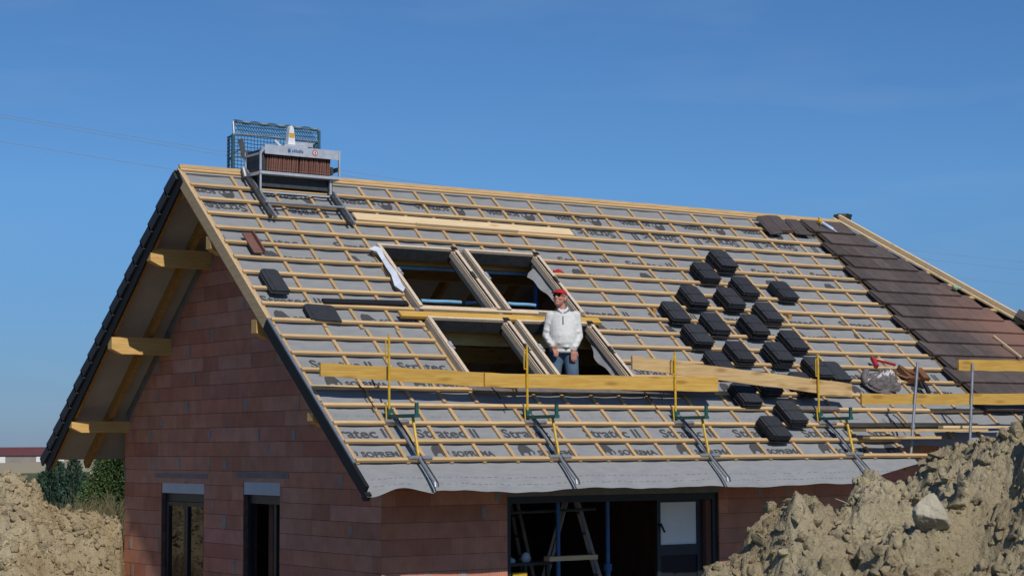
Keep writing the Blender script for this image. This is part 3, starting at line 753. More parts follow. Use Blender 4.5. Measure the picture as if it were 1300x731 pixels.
# thin dark lines running down the slope over the battens
for i, (u, s) in enumerate(((.64,4.82),(2.56,4.80),(4.98,4.80),(9.12,5.32),(9.28,5.32),(10.35,5.30))):
    mb = MB(); pts = [F(u+.03*sin(t*2.2), s-.03+.46*t*(.8 if i > 2 else 1), .03+.01*sin(t*6)) for t in np.linspace(0,1,9)]
    mb.tube(pts, .008, 6)
    solo(mb, 'dark_line', M['strap'], ['thin dark line running down to the leftmost guard post','thin dark line running down to the post left of the man','thin dark line running down to the post where the tilted plank begins',
        'thin dark strap left of the pair above the walkway boards','thin dark strap right of the pair above the walkway boards','thin dark strap hanging between the two grey steel posts'][i], 'strap', group='dark straps on the roof')
# walkway boards at the right eave
for (u0,u1,y,zz,wd,lab,m) in ((8.14,10.6,-4.57,-3.595,.27,'long board lying flat along the right eave behind the grey posts','rawplank'),(9.9,12.2,-4.44,-3.545,.10,'pale narrow board on top of the eave board by the soil heap','board'),
                     (8.05,9.45,-4.80,-3.70,.14,'short board lying lowest at the right eave left of the grey post','rawplank')):
    mb = MB(); mb.hexa([(u0,y-wd/2,ZR+zz),(u1,y-wd/2,ZR+zz),(u1,y+wd/2,ZR+zz),(u0,y+wd/2,ZR+zz),(u0,y-wd/2,ZR+zz+.035),(u1,y-wd/2,ZR+zz+.035),(u1,y+wd/2,ZR+zz+.035),(u0,y+wd/2,ZR+zz+.035)])
    solo(mb, 'board', M[m], lab, 'board')
# metal strips
roof_piece('metal_strip', M['coat'], 'long grey sheet metal strip along a batten under the guard planks', 'metal strip', 4.25, 4.835, .017, plank_b(3.95,.075,.012,.002))
roof_piece('metal_strip', M['coat'], 'short grey metal strip on a batten between the tile bundles and grey post', 'metal strip', 7.95, 5.15, .017, plank_b(.75,.08,.012))
roof_piece('metal_strip', M['black'], 'black metal strip lying left of the upper roof windows', 'metal strip', 1.52, 3.045, .017, plank_b(1.28,.085,.035), .025)

# ---- flat roof tile shape shared by every loose tile (origin at its lower middle, x right, y up)
def tile_into(mb, z=0., dx=0., dy=0., wd=.325, ln=.43, th=.021):
    h = wd/2; c = .035
    mb.prism([(-h+.055+dx,dy),(h+dx,dy),(h+dx,ln-c+dy),(h-c+dx,ln+dy),(-h+.055+dx,ln+dy)], lambda x,y,q: (x,y,q), z+.003, z+th)
    mb.prism([(-h+dx,dy+.012),(-h+.0545+dx,dy+.012),(-h+.0545+dx,ln+dy),(-h+c+dx,ln+dy),(-h+dx,ln-c+dy)], lambda x,y,q: (x,y,q), z, z+th-.006)
def bundle(u_right, s_low, n, label):
    t = thing('tile_bundle', label, 'tile bundle', F(u_right-.1625, s_low, .016), (TH,0,random.uniform(-.012,.012)), group='strapped bundles of black tiles on the battens')
    for i in range(n):
        mb = MB(); tile_into(mb, i*.0275, random.uniform(-.010,.010), random.uniform(-.010,.010), th=.0165); mb.build('roof_tile', M['tile'], t)
    if n > 3:
        mb = MB(); z1 = n*.0275-.008
        mb.box(-.168,.168,.205,.217,z1,z1+.002); mb.box(-.170,-.168,.205,.217,.0,z1+.002); mb.box(.168,.170,.205,.217,.0,z1+.002); mb.build('binding_strap', M['strap'], t)
    return t
cols_ = {'A':(6.83,[3.235,3.85,4.46,5.17,5.91],'leftmost'),'B':(7.39,[2.869,3.51,4.20,4.91,5.57],'second'),'C':(8.10,[2.16,2.87,3.55,4.22,4.90],'third'),'D':(8.65,[1.82,2.50,3.17,3.87,4.52],'rightmost')}
ords = ['topmost','second','middle','fourth','lowest']
for key,(ur,ss,cn) in cols_.items():
    for i, s in enumerate(ss):
        n = 4 if (key,i) == ('A',0) else random.choice((5,5,6))
        w_ = ords[i]+' black tile bundle' + (' from the top' if ords[i] in ('second','fourth') else '')
        bundle(ur, s, n, f'{w_} in the {cn} of four slanting bundle rows')
bundle(9.437, 2.525, 4, 'lone black tile bundle set apart above and right of the others')
bundle(9.02, 4.547, 3, 'low stack of three black tiles beside the yellow post, right of the bundles')

def loose_tile(name, label, u, s, n, rz=0., m='tile', wd=.325, tilt=0., ln=.43):
    e = Matrix.Rotation(TH,4,'X') @ Matrix.Rotation(rz,4,'Z') @ Matrix.Rotation(tilt,4,'Y')
    mb = MB(); tile_into(mb, 0, wd=wd, ln=ln)
    o = mb.build(name, M[m]); o.location = F(u,s,n); o.rotation_euler = e.to_euler(); return tag(o, label, 'roof tile')
loose_tile('roof_tile', 'black tile lying underneath another near the left roof edge', .325, 2.93, .016, wd=.25, ln=.48)
loose_tile('roof_tile', 'black tile lying on top of another near the left roof edge', .345, 2.90, .040, wd=.25, ln=.48)
loose_tile('roof_tile', 'black tile lying skewed above the end of the black metal strip', .76, 3.48, .018, rz=-.05, wd=.43, ln=.34)
# verge tile standing near the left edge
vt = MB(); vt.box(-.05,.08,0,.46,0,.02); vt.box(.081,.10,0,.46,-.01,.07)
o = vt.build('verge_tile', M['tile_red']); o.location = F(.36,2.02,.018); o.rotation_euler = (TH,0,0); tag(o, 'brown angled verge tile lying near the left roof edge', 'roof tile')
# leaning tiles at the ridge
def lean(label, u, s, rz, tilt, wd=.32, m='laidtile'):
    e = Matrix.Rotation(TH,4,'X') @ Matrix.Rotation(rz,4,'Z') @ Matrix.Rotation(tilt,4,'X')
    mb = MB(); tile_into(mb, 0, wd=wd); o = mb.build('roof_tile', M[m]); o.location = F(u,s,.02); o.rotation_euler = e.to_euler(); tag(o, label, 'roof tile')
M['laidtile'] = mat('brown_tile', (.092,.074,.070), .8, scale=9, col2=(.066,.053,.051), spec=.25, rnd=.1)
lean('brown tile propped at the ridge, left of the other loose ridge tiles', 10.42, .56, .25, .16)
lean('brown tile at the ridge between two other loose tiles', 10.70, .44, .05, .02)
lean('brown tile at the ridge next to the laid tile field', 11.04, .52, .0, .04)
# ridge end piece
t = thing('ridge_tile', 'dark angular ridge end tile standing on top of the hip', 'ridge tile', (12.33,-.02,ZR+.05))
mb = MB()
pr1 = [(-.25,.0),(-.27,.17),(-.10,.205),(.10,.205),(.27,.17),(.22,.0),(.10,.10),(-.10,.10)]
mb.prism([(-.25,.0),(-.27,.17),(-.10,.205),(-.10,.06)], lambda x,y,z: (RX*x + FH*z + Vector((0,0,y)))*.58, -.04, .10)
mb.prism([(.10,.06),(.10,.205),(.27,.17),(.22,.0)], lambda x,y,z: (RX*x + FH*z + Vector((0,0,y)))*.58, -.04, .10)
mb.build('shell', M['black'], t)
mb = MB(); mb.prism([(-.099,.02),(.099,.02),(.099,.20),(-.099,.20)], lambda x,y,z: (RX*x + FH*z + Vector((0,0,y)))*.58, -.02, .10); mb.build('inner_block', M['bark'], t)
# ridge cap on the hip
t = thing('hip_cap', 'grey rounded hip cap tile laid over the lower hip battens', 'hip tile', F(14.35,2.85,.06))
mb = MB(); d = (hipp(3.6,0,0)-hipp(2.6,0,0)).normalized(); sd_ = d.cross(Vector((0,0,1))).normalized(); upv = sd_.cross(d)
N_ = 10; vs = []
for e in (0,1):
    for rr in (.20,.17):
        for i in range(N_+1):
            a = pi*i/N_; vs.append(d*(e*.9-.22) + sd_*cos(a)*rr*1.05 + upv*(sin(a)*rr*.75))
fs = []; n1 = N_+1
for i in range(N_): fs += [(i,i+1,2*n1+i+1,2*n1+i),(n1+i+1,n1+i,3*n1+i,3*n1+i+1),(i+1,i,n1+i,n1+i+1),(2*n1+i,2*n1+i+1,3*n1+i+1,3*n1+i)]
fs += [(0,2*n1,3*n1,n1),(N_,n1+N_,3*n1+N_,2*n1+N_)]
mb.add(vs,fs); mb.build('cap', M['laidtile'], t, smooth=False)

# silicone gun
t = thing('caulking_gun', 'blue and white caulking tube with yellow grip on the laid tiles', 'caulking gun', F(11.68,.30,.075), (TH,0,0))
mb = MB(); mb.tube([(-.04,.10,.03),(.07,-.10,.03)], .028, 10); mb.build('cartridge', M['cart'], t)
mb = MB(); mb.tube([(.07,-.10,.03),(.11,-.17,.03)], [.012,.005], 8); mb.build('nozzle', M['white'], t)
mb = MB(); mb.box(-.10,-.04,.10,.15,.0,.05); mb.bar((-.07,.11,.03),(-.05,.20,.07),.02,.03); mb.bar((-.09,.10,.03),(-.12,.02,.05),.02,.02); mb.build('grip', M['yellow'], t)
# green bottle on hip
mb = MB(); mb.ell((0,0,0),(.075,.045,.045), Euler((0,.3,.5))); mb.ell((.07,-.03,.0),(.04,.03,.03)); o = mb.build('plastic_bag', M['greenbag'], smooth=True); o.location = F(13.32,2.0,.12); tag(o, 'pale green crumpled bag tucked against the hip battens', 'bag')
# lath leaning on tiles
mb = MB(); mb.bar(F(13.12,3.30,.09), F(13.20,3.92,.12), .03, .03, up=(0,-ST,CT)); solo(mb, 'wooden_lath', M['board'], 'short wooden lath lying on the brown tiles above a guard plank', 'lath')
# white collar foil beside the first skylight
mb = MB(); N_ = 16; vs = []
ctr = [(2.16,1.78),(2.235,1.85),(2.25,2.0),(2.225,2.2),(2.215,2.4),(2.20,2.6),(2.215,2.76)]
wds = [.10,.08,.055,.065,.085,.11,.04]
for i,((u,s),w_) in enumerate(zip(ctr,wds)):
    z = .06+.02*sin(i*2.1)
    vs += [F(u-w_/2,s+.03,z),F(u+w_/2,s-.01,z+.03),F(u+w_/2,s-.01,z+.022),F(u-w_/2,s+.03,z-.008)]
fs = [(0,1,2,3), tuple(24+k for k in (3,2,1,0))]
for i in range(6):
    for k in range(4): a = i*4; fs.append((a+k,a+(k+1)%4,a+4+(k+1)%4,a+4+k))
mb.add(vs,fs); solo(mb, 'insulating_collar', M['foil'], 'shiny white foil strip hanging beside the upper left roof window', 'foil strip')
M['coat_cloth'] = mat('grey_coat_cloth', (.17,.155,.15), .9, scale=10, col2=(.125,.112,.108), tone=True)
def crumple(mb, rx, ry, h, seed, nx=56, ny=40, lining=False):
    vs = []; 
    for j in range(ny+1):
        for i in range(nx+1):
            x = -1+2*i/nx; y = -1+2*j/ny; r = sqrt(x*x+y*y); 
            if r > 1: x /= r; y /= r; r = 1
            p = Vector((x*1.5+seed, y*1.5, 0)); pw = Vector((p.x*1.0+.6*noise.noise(p*1.3), p.y*2.2, seed)); q = (1-abs(noise.noise(pw*1.4))*2.2)*.75 + (1-abs(noise.noise(pw*3.1+Vector((3,1,0))))*2)*.28
            z = h*(1-r**4)*(.35+q)
            k = 1+.18*noise.noise(Vector((x*1.2,y*1.2,seed)))
            vs.append((x*rx*k, y*ry*k, z))
    n = nx+1; fs = [(j*n+i, j*n+i+1, (j+1)*n+i+1, (j+1)*n+i) for j in range(ny) for i in range(nx)]
    tn = [((3.6,3.8,3.9) if lining and noise.noise(Vector((vs[f[0]][0]*7+5,vs[f[0]][1]*11,seed))) > .36 else (1,1,1)) for f in fs]
    b = len(vs); vs += [(x,y,-.01) for x,y,z in vs]
    fs += [(b+j*n+i, b+(j+1)*n+i, b+(j+1)*n+i+1, b+j*n+i+1) for j in range(ny) for i in range(nx)]
    rim = [i for i in range(n)] + [j*n+nx for j in range(1,ny+1)] + [ny*n+i for i in range(nx-1,-1,-1)] + [j*n for j in range(ny-1,0,-1)]
    fs += [(rim[k], rim[(k+1)%len(rim)]+0, b+rim[(k+1)%len(rim)], b+rim[k])[::-1] for k in range(len(rim))]
    mb.add(vs, fs); mb.t[-len(fs):] = (tn + [(1,1,1)]*(len(fs)-len(tn))) if lining else mb.t[-len(fs):]
# small red bag right of the upper windows
mb = MB(); crumple(mb,.10,.085,.035,4.4,18,14); o = mb.build('packaging_bag', M['red'], fix=False); o.location = F(5.23,2.0,-.03); o.rotation_euler=(TH,0,.2); tag(o, 'crumpled red plastic packet beside the upper right roof window', 'packet')

# staple hammer, coat, tool belt
t = thing('hammer', 'red handled hammer lying on the battens above the grey coat', 'hammer', F(10.0,4.06,.02), (TH,0,0))
mb = MB(); mb.bar((-.10,.06,.04),(.27,-.05,.03),.03,.03); mb.build('handle', M['red'], t)
mb = MB(); mb.bar((-.10,.10,.04),(-.16,-.10,.03),.06,.05); mb.build('head', M['red'], t)
mb = MB(); mb.bar((-.06,.055,.058),(.06,.02,.055),.02,.012); mb.build('wooden_grip', M['board'], t)
t = thing('coat', 'crumpled grey work coat with white patches lying behind a guard plank', 'coat', F(9.62,4.56,.02), (TH,0,0))
for (cx_,cy_,cz_,rx_,ry_,hh_,sd_) in ((0,0,0,.31,.23,.10,2.3),(-.10,-.06,.05,.20,.13,.12,5.9),(.12,.05,.05,.17,.16,.13,8.4),(.10,-.13,.04,.18,.09,.11,3.1)):
    mb = MB(); crumple(mb,rx_,ry_,hh_,sd_,lining=True); mb.v = [(x+cx_,y+cy_,z+cz_) for x,y,z in mb.v]; mb.build('cloth', M['coat_cloth'], t, fix=False, smooth=True)
mb = MB(); mb.tube([(-.20,.20,.10),(-.29,.10,.05),(-.33,-.02,.02)],[.05,.045,.04],8); mb.build('sleeve', M['coat'], t, smooth=True)
t = thing('tool_belt', 'brown leather tool belt with pouches hanging on the battens', 'tool belt', F(10.36,4.45,.02), (TH,0,0))
mb = MB(); mb.prism([(-.12,-.06),(.16,-.10),(.20,.16),(.0,.12),(-.10,.28),(-.14,.20)], lambda x,y,z:(x,y,z), .0, .09); mb.build('pouch', M['leather'], t)
mb = MB(); mb.prism([(.06,-.12),(.19,-.14),(.22,.12),(.08,.14)], lambda x,y,z:(x,y,z), .091, .15); mb.build('pouch', M['leather'], t)
mb = MB(); mb.tube([(-.12,.24,.05),(-.06,.10,.10),(.0,-.05,.12),(-.16,-.02,.06),(-.27,.06,.05),(-.30,.14,.04),(-.2,.18,.03)], .02, 6); mb.build('belt_strap', M['leather'], t)
mb = MB(); mb.bar((.10,-.14,.06),(.06,-.34,.04),.06,.04); mb.bar((.05,-.10,.06),(.0,-.24,.04),.04,.03); mb.build('tool', M['strap'], t)

# ------------------------------------------------------------------ tile lift on the ridge
t = thing('tile_lift', 'aluminium tile lift carriage standing on rails over the ridge', 'tile lift', (1.58,-.25,ZR-.03))
TL = Vector((1.58,-.25,ZR-.03))
def lb(mb, name, m): return mb.build(name, M[m], t, off=TL)
mb = MB(); mb.box(.955,2.215,-.47,-.44,ZR-.045,ZR-.008); mb.box(.955,.985,-.439,.02,ZR-.055,ZR-.01); mb.box(2.185,2.215,-.439,.02,ZR-.055,ZR-.01); mb.box(.986,2.184,-.439,.0,ZR-.05,ZR-.03); lb(mb,'deck','alu')
mb = MB(); mb.box(1.04,2.225,-.45,-.42,ZR+.245,ZR+.365); mb.box(1.04,2.225,-.455,-.451,ZR+.235,ZR+.255); hd = lb(mb,'header_panel','alu')
# maker's lettering and the warning roundel on the header
mb = MB()
for q_ in range(7): mb.box(1.46+q_*.026, 1.46+q_*.026+.016, -.4545, -.4515, ZR+.285, ZR+.315+.008*(q_ % 3))
mb.box(1.395,1.435,-.4545,-.4515,ZR+.28,ZR+.33); mb.build('lettering', M['blue'], hd, off=TL, fix=False)
mb = MB()
for r0, zoff, mi in ((.043,-.4525,0),(.030,-.4545,1)):
    mb.add([(1.82+r0*cos(a), zoff, ZR+.305+r0*sin(a)) for a in np.linspace(0,2*pi,20,endpoint=False)], [tuple(range(20))], mi=mi)
mb.box(1.81,1.83,-.4575,-.4555,ZR+.285,ZR+.325, mi=0); mb.build('warning_roundel', [M['red'],M['white']], hd, off=TL)
mb = MB()
for x in (.958,2.19):
    mb.box(x,x+.022,-.469,-.441,ZR+.001,ZR+(.36 if x > 2 else .24)); lb(mb,'upright','alu'); mb = MB()
    mb.box(x,x+.022,-.01,.02,ZR-.009,ZR+.30); lb(mb,'upright','alu'); mb = MB()
mb.bar((.97,-.455,ZR+.24),(1.04,-.43,ZR+.32),.03,.03); mb.box(.958,.98,-.438,-.012,ZR+.22,ZR+.25); lb(mb,'side_rail','alu'); mb = MB(); mb.bar((2.20,-.44,ZR+.10),(2.20,-.012,ZR+.10),.03,.06); lb(mb,'end_rail','darksteel')
mb = MB(); mb.box(1.0,1.075,-.40,.0,ZR-.009,ZR+.30); lb(mb,'side_stop','darksteel'); mb = MB(); mb.box(2.12,2.16,-.36,.0,ZR+.03,ZR+.14); lb(mb,'side_stop','darksteel')
mb = MB(); mb.box(1.0,2.18,.005,.018,ZR-.009,ZR+.22); lb(mb,'back_panel','darksteel')
# undercarriage down to the roof
mb = MB(); mb.box(1.0,2.15,-.40,-.375,ZR-.295,ZR-.272); mb.box(.958,.98,-.47,-.45,ZR-.29,ZR-.056); mb.box(2.08,2.11,-.41,-.38,ZR-.27,ZR-.056); lb(mb,'lower_bar','alu')
mb = MB(); mb.box(1.0,2.16,-.34,-.30,ZR-.20,ZR-.056); mb.box(1.02,1.06,-.30,.1,ZR-.13,ZR-.056); mb.box(2.08,2.14,-.36,.1,ZR-.17,ZR-.056); lb(mb,'chassis','darksteel')
for (u0,s0,s1,name) in ((.885,-.02,1.14,'rail'),(2.085,.40,1.17,'rail')):
    for du in (0,.075):
        mb = MB(); mb.box(u0+du-.0,u0+du+.032,s0,s1,.018,.068,F); lb(mb,'rail','steel' if du else 'darksteel')
mb = MB(); mb.tube([F(.92,.83,.085),F(2.14,.83,.085)],.018,8); mb.tube([F(.90,.02,.10),F(.90,.16,.04)],.03,8); lb(mb,'cross_tube','steel')
mb = MB(); mb.box(1.36,1.72,-.42,-.20,ZR+.366,ZR+.40); mb.bar((1.36,-.30,ZR+.38),(1.28,-.28,ZR+.46),.03,.03); mb.bar((1.84,-.3,ZR+.38),(1.75,-.3,ZR+.46),.03,.03); mb.box(1.55,1.85,-.33,-.24,ZR+.40,ZR+.46); lb(mb,'latch_base','alu')
mb = MB(); mb.prism([(1.445,ZR+.40),(1.56,ZR+.40),(1.54,ZR+.58),(1.53,ZR+.65),(1.50,ZR+.68),(1.47,ZR+.65),(1.46,ZR+.58)], lambda x,z,y: Vector((x,y,z)), -.36, -.28); la = lb(mb,'latch_arm','white')
mb = MB(); mb.box(1.462,1.538,-.365,-.3605,ZR+.51,ZR+.57); mb.build('warning_sticker', M['yellow'], la, off=TL)
mb = MB()
mb.bar((.99,.1,ZR+.30),(.95,.12,ZR+.50),.07,.07); mb.bar((.95,.05,ZR+.24),(1.05,.0,ZR+.30),.09,.08); mb.bar((2.15,.1,ZR+.36),(2.28,.1,ZR+.40),.10,.07); mb.bar((.86,.15,ZR+.30),(.99,.12,ZR+.38),.02,.02); mb.bar((1.9,.1,ZR+.42),(2.25,.1,ZR+.42),.03,.03)
lb(mb,'roller','darksteel')
# tiles carried in the lift
proto = None
for i in range(28):
    x = 1.105 + i*.0353 + (.02 if i > 13 else 0)
    if proto is None:
        mb = MB(); mb.prism([(-.19,.012),(-.17,.0),(.20,.0),(.20,.31),(-.19,.31)], lambda a,b,c: (c,a,b), -.012, .012)
        mb.prism([(-.197,.05),(-.1905,.05),(-.1905,.30),(-.197,.30)], lambda a,b,c: (c,a,b), -.005, .005)
        o = mb.build('roof_tile', M['tile_red']); proto = o
    else:
        o = proto.copy(); COL.objects.link(o)
    o.location = (x, -.205+random.uniform(-.006,.006), ZR-.026+.032); o.rotation_euler = (0, radians(3)+random.uniform(-.02,.02), 0)
    tag(o, 'reddish brown roof tile standing on edge in the ridge lift carriage', 'roof tile', 'brown tiles racked in the lift carriage')
# safety cage behind
t = thing('safety_cage', 'teal netted safety cage behind the lift carriage on the ridge', 'safety cage', (1.75,.75,ZR-.62))
SL = Vector((1.75,.75,ZR-.62))
def cb_(mb,name,m,**k): return mb.build(name, M[m], t, off=SL, **k)
x0,x1,y0,y1,zt = 1.10,2.47,.62,.80,.84
mb = MB()
for x in (x0,x1):
    mb.tube([(x,y0,ZR-.55),(x,y0,ZR+zt-.18),(x,y0+.03,ZR+zt)],.018,8)
for z in (.66,.34,-.02): mb.tube([(x0,y0,ZR+z),(x1,y0,ZR+z)],.015,8)
mb.tube([(x0,y0+.03,ZR+zt),(x1,y0+.03,ZR+zt)],.02,8)
mb.tube([(x0,y0,ZR+.66),(x0-.0,y1,ZR+.62)],.015,8); mb.tube([(x0,y0,ZR+.34),(x0,y1,ZR+.30)],.015,8); mb.tube([(x0,y1,ZR-.85),(x0,y1,ZR+.64)],.018,8)
mb.tube([(x1,y0,ZR+.66),(x1,y1,ZR+.62)],.015,8); mb.tube([(x1,y1,ZR-.85),(x1,y1,ZR+.64)],.018,8)
cb_(mb,'frame','steel')
nm = MB(); st = .052
x = x0
def nz_(a,b): return .012*noise.noise(Vector((a*6,b*6,2)))
def netline(p, q, n=6):
    nm.tube([Vector(p).lerp(Vector(q), i/n) + Vector((0, nz_(p[0]+i*.3,p[2]+i*.2), nz_(p[2]+i,p[0]))) for i in range(n+1)], .0052, 4, caps=False)
while x <= x1+.001:
    netline((x,y0-.02,ZR-.25),(x,y0-.02,ZR+.66)); x += st
z = -.25
while z <= .66: netline((x0,y0-.02,ZR+z),(x1,y0-.02,ZR+z), 16); z += st
k = -8
while k < 50:                               # sloped upper band with diamond net
    a = x0 + k*st*.8
    for sgn in (1,-1):
        p = Vector((a, y0-.01, ZR+.66)); q = Vector((a+sgn*.12, y0+.03, ZR+zt))
        if min(p.x,q.x) >= x0 and max(p.x,q.x) <= x1: netline(p,q,2)
    k += 1
for z in (.72,.78): netline((x0,y0+.0,ZR+z),(x1,y0+.0,ZR+z), 12)
y = y0
while y < y1: 
    for xx in (x0-.015, x1+.015): netline((xx,y,ZR-.3),(xx,y,ZR+.64))
    y += st
z = -.3
while z < .64:
    for xx in (x0-.015, x1+.015): netline((xx,y0,ZR+z),(xx,y1,ZR+z),4)
    z += st
cb_(nm,'netting','net',fix=False)
mb = MB()
mb.tube([(x0+.01,y0+.02,ZR+zt+.005)] + [(x0+(x1-x0)*i/24, y0+.03, ZR+zt+.01*sin(i*1.3)) for i in range(1,25)], .022, 6); mb.tube([(x0-.01,y0,ZR+.0),(x0-.015,y0,ZR+.3),(x0-.01,y0,ZR+.64)],.025,6); mb.tube([(x1,y0,ZR+.2),(x1,y0,ZR+.82)],.028,6)
cb_(mb,'net_hem','net')

# ------------------------------------------------------------------ man standing in the lower right window
def remeshed(mb, name, m, parent, vox, smooth_it=4):
    me = bpy.data.meshes.new(name); me.from_pydata(mb.v, [], mb.f)
    bm = bmesh.new(); bm.from_mesh(me); bmesh.ops.recalc_face_normals(bm, faces=bm.faces); bm.to_mesh(me); bm.free()
    o = bpy.data.objects.new(name, me); COL.objects.link(o)
    r = o.modifiers.new('r','REMESH'); r.mode = 'VOXEL'; r.voxel_size = vox
    s = o.modifiers.new('s','SMOOTH'); s.iterations = smooth_it; s.factor = .5
    dg = bpy.context.evaluated_depsgraph_get(); dg.update()
    m2 = bpy.data.meshes.new_from_object(o.evaluated_get(dg)); o.modifiers.clear(); o.data = m2
    m2.materials.clear(); m2.materials.append(m); m2.polygons.foreach_set('use_smooth', [True]*len(m2.polygons))
    o.parent = parent; return o
PM = Vector((4.10, -3.16, ZR-3.415))
man = thing('person', 'man in white pullover, jeans and red cap standing in the roof window', 'person', PM, (0,0,-YAW))
SH_R, EL_R, WR_R = (-.162,.01,1.365), (-.222,.0,1.11), (-.150,-.15,.965)      # arm on the left of the view
SH_L, EL_L, WR_L = ( .168,.01,1.365), ( .212,.0,1.09), ( .130,-.14,.905)
hc = Vector((-.035,-.03,1.605)); HR = Euler((radians(-14),0,radians(-30)))     # head centre and turn (faces -y locally)
def hp_(x,y,z): return hc + HR.to_matrix() @ Vector((x,y,z))
def limb(mb, pts, rs, n=12):
    P = [Vector(p) for p in pts]; mb.tube(P, rs, n)
    for p, r in zip(P, rs): mb.ell(p, (r,r,r) if not isinstance(r,(tuple,list)) else (r[0],r[1],max(r)))
b = MB()
b.ell(hp_(0,0,.015),(.078,.098,.105),HR); b.ell(hp_(0,-.030,-.055),(.060,.068,.068),HR); b.ell(hp_(0,-.055,-.095),(.038,.036,.03),HR)
b.ell(hp_(0,-.100,-.018),(.016,.026,.030),HR); b.ell(hp_(0,-.104,-.03),(.020,.018,.013),HR)
for sx in (-1,1):
    b.ell(hp_(sx*.078,.012,-.01),(.012,.026,.036),HR); b.ell(hp_(sx*.040,-.075,-.03),(.026,.022,.024),HR)
b.ell(hp_(0,-.090,-.068),(.024,.014,.008),HR)
b.tube([hc+Vector((0,.02,-.05)),(-.01,.0,1.44),(0,.01,1.38)],[.058,.060,.075],12)
b.ell((0,.0,1.22),(.165,.10,.17)); b.ell((0,.0,1.0),(.16,.11,.14))
limb(b,[SH_R,EL_R,WR_R],[.052,.040,.030]); limb(b,[SH_L,EL_L,WR_L],[.052,.040,.030])
limb(b,[(-.09,.0,.88),(-.125,-.03,.48),(-.135,.03,.09)],[.075,.055,.042]); limb(b,[(.09,.0,.88),(.125,-.03,.48),(.135,.03,.09)],[.075,.055,.042])
for sx,x in ((-1,-.135),(1,.135)): b.ell((x,-.04,.045),(.04,.10,.04))
def hand(mb, wr, d, side, curl):
    wr = Vector(wr); d = Vector(d).normalized(); s_ = Vector(side).normalized(); s_ = (s_-d*s_.dot(d)).normalized(); nrm = d.cross(s_)
    R_ = Matrix((s_, d, nrm)).transposed().to_euler()
    mb.ell(wr+d*.055,(.042,.055,.020),R_)
    for k,(o_,L_) in enumerate(((-.030,.070),(-.010,.080),(.010,.076),(.029,.060))):
        p0 = wr+d*.085+s_*o_; p1 = p0+d*L_*.5+nrm*curl*.012+s_*o_*.12; p2 = p1+d*L_*.32+nrm*curl*.026; p3 = p2+d*L_*.2*.6+nrm*curl*.022
        mb.tube([p0-d*.03,p0,p1,p2,p3],[.0105,.0105,.0098,.009,.0075],8)
    t0 = wr+d*.025-s_*.036; mb.tube([t0,t0+d*.03-s_*.020+nrm*.006,t0+d*.060-s_*.024+nrm*curl*.016],[.014,.0125,.009],8)
hand(b, WR_R, (.35,-.30,-.55), (-.8,-.4,.1), 1.0)
hand(b, WR_L, (.06,-.10,-1), (-1,-.2,0), .6)
remeshed(b, 'body', M['skin'], man, .0062, 2)
j = MB()
j.ell((0,.0,.90),(.180,.130,.11))
limb(j,[(-.095,.0,.86),(-.128,-.03,.48),(-.138,.03,.10)],[.108,.082,.070]); limb(j,[(.095,.0,.86),(.128,-.03,.48),(.138,.03,.10)],[.108,.082,.070])
remeshed(j, 'jeans', M['denim'], man, .014, 3)
sw = MB()
rings = [(.880,.170,.140,-.005),(.915,.180,.155,-.01),(1.0,.192,.185,-.025),(1.10,.190,.182,-.025),(1.22,.185,.155,-.01),(1.32,.185,.125,0),(1.385,.165,.105,.005),(1.43,.105,.085,.01),(1.455,.075,.075,.01)]
vs = []; n = 24
for (z,rx,ry,yo) in rings: vs += [(rx*cos(2*pi*i/n), yo+ry*sin(2*pi*i/n), z) for i in range(n)]
fs = [tuple(range(n-1,-1,-1)), tuple((len(rings)-1)*n+i for i in range(n))]
for q in range(len(rings)-1): fs += [(q*n+i, q*n+(i+1)%n, (q+1)*n+(i+1)%n, (q+1)*n+i) for i in range(n)]
sw.add(vs, fs)
def at(a,b,t): return Vector(a).lerp(Vector(b),t)
limb(sw,[SH_R,at(SH_R,EL_R,.5),EL_R,at(EL_R,WR_R,.5),at(EL_R,WR_R,.95)],[.074,.064,.058,.052,.042]); limb(sw,[SH_L,at(SH_L,EL_L,.5),EL_L,at(EL_L,WR_L,.5),at(EL_L,WR_L,.93)],[.074,.064,.058,.052,.042])
for zz,sg in ((1.13,1),(1.21,-1),(1.03,1),(.98,-1)): sw.tube([(-.17*sg,-.06,zz),(-.05*sg,-.16-(.035 if zz<1.15 else 0),zz-.035),(.09*sg,-.16,zz-.02)],[.014,.018,.008],8)
for (A_,B_) in ((SH_R,EL_R),(EL_R,WR_R),(SH_L,EL_L),(EL_L,WR_L)):
    for tt in (.35,.75): q_ = at(A_,B_,tt); sw.tube([q_+Vector((-.05,-.035,.02)),q_+Vector((0,-.065,-.01)),q_+Vector((.05,-.03,.015))],[.012,.018,.012],8)
remeshed(sw, 'pullover', M['knit'], man, .012, 3)
hm = MB(); rr = [(.868,.190,.146),(.918,.198,.16)]
hm.add([(rx*cos(2*pi*i/n), -.007+ry*sin(2*pi*i/n), z) for (z,rx,ry) in ((.866,.173,.144),(.915,.187,.164),(.915,.175,.15),(.866,.161,.132)) for i in range(n)], [(q*n+i,q*n+(i+1)%n,((q+1)%4)*n+(i+1)%n,((q+1)%4)*n+i) for q in range(4) for i in range(n)])
hm.build('pullover_hem', M['knit'], man, smooth=True)
cl = MB()
for sx in (-1,1):
    pts = [(sx*.02,-.085,1.385),(sx*.065,-.055,1.43),(sx*.088,.0,1.462),(sx*.06,.06,1.482),(0,.085,1.485)]
    cl.tube(pts,[(.022,.012)]*5,8)
cl.bar((0,-.122,1.36),(0,-.165,1.25),.012,.006,up=(0,-1,0))
cl.build('collar', M['collar'], man, smooth=True)
sc2 = MB()
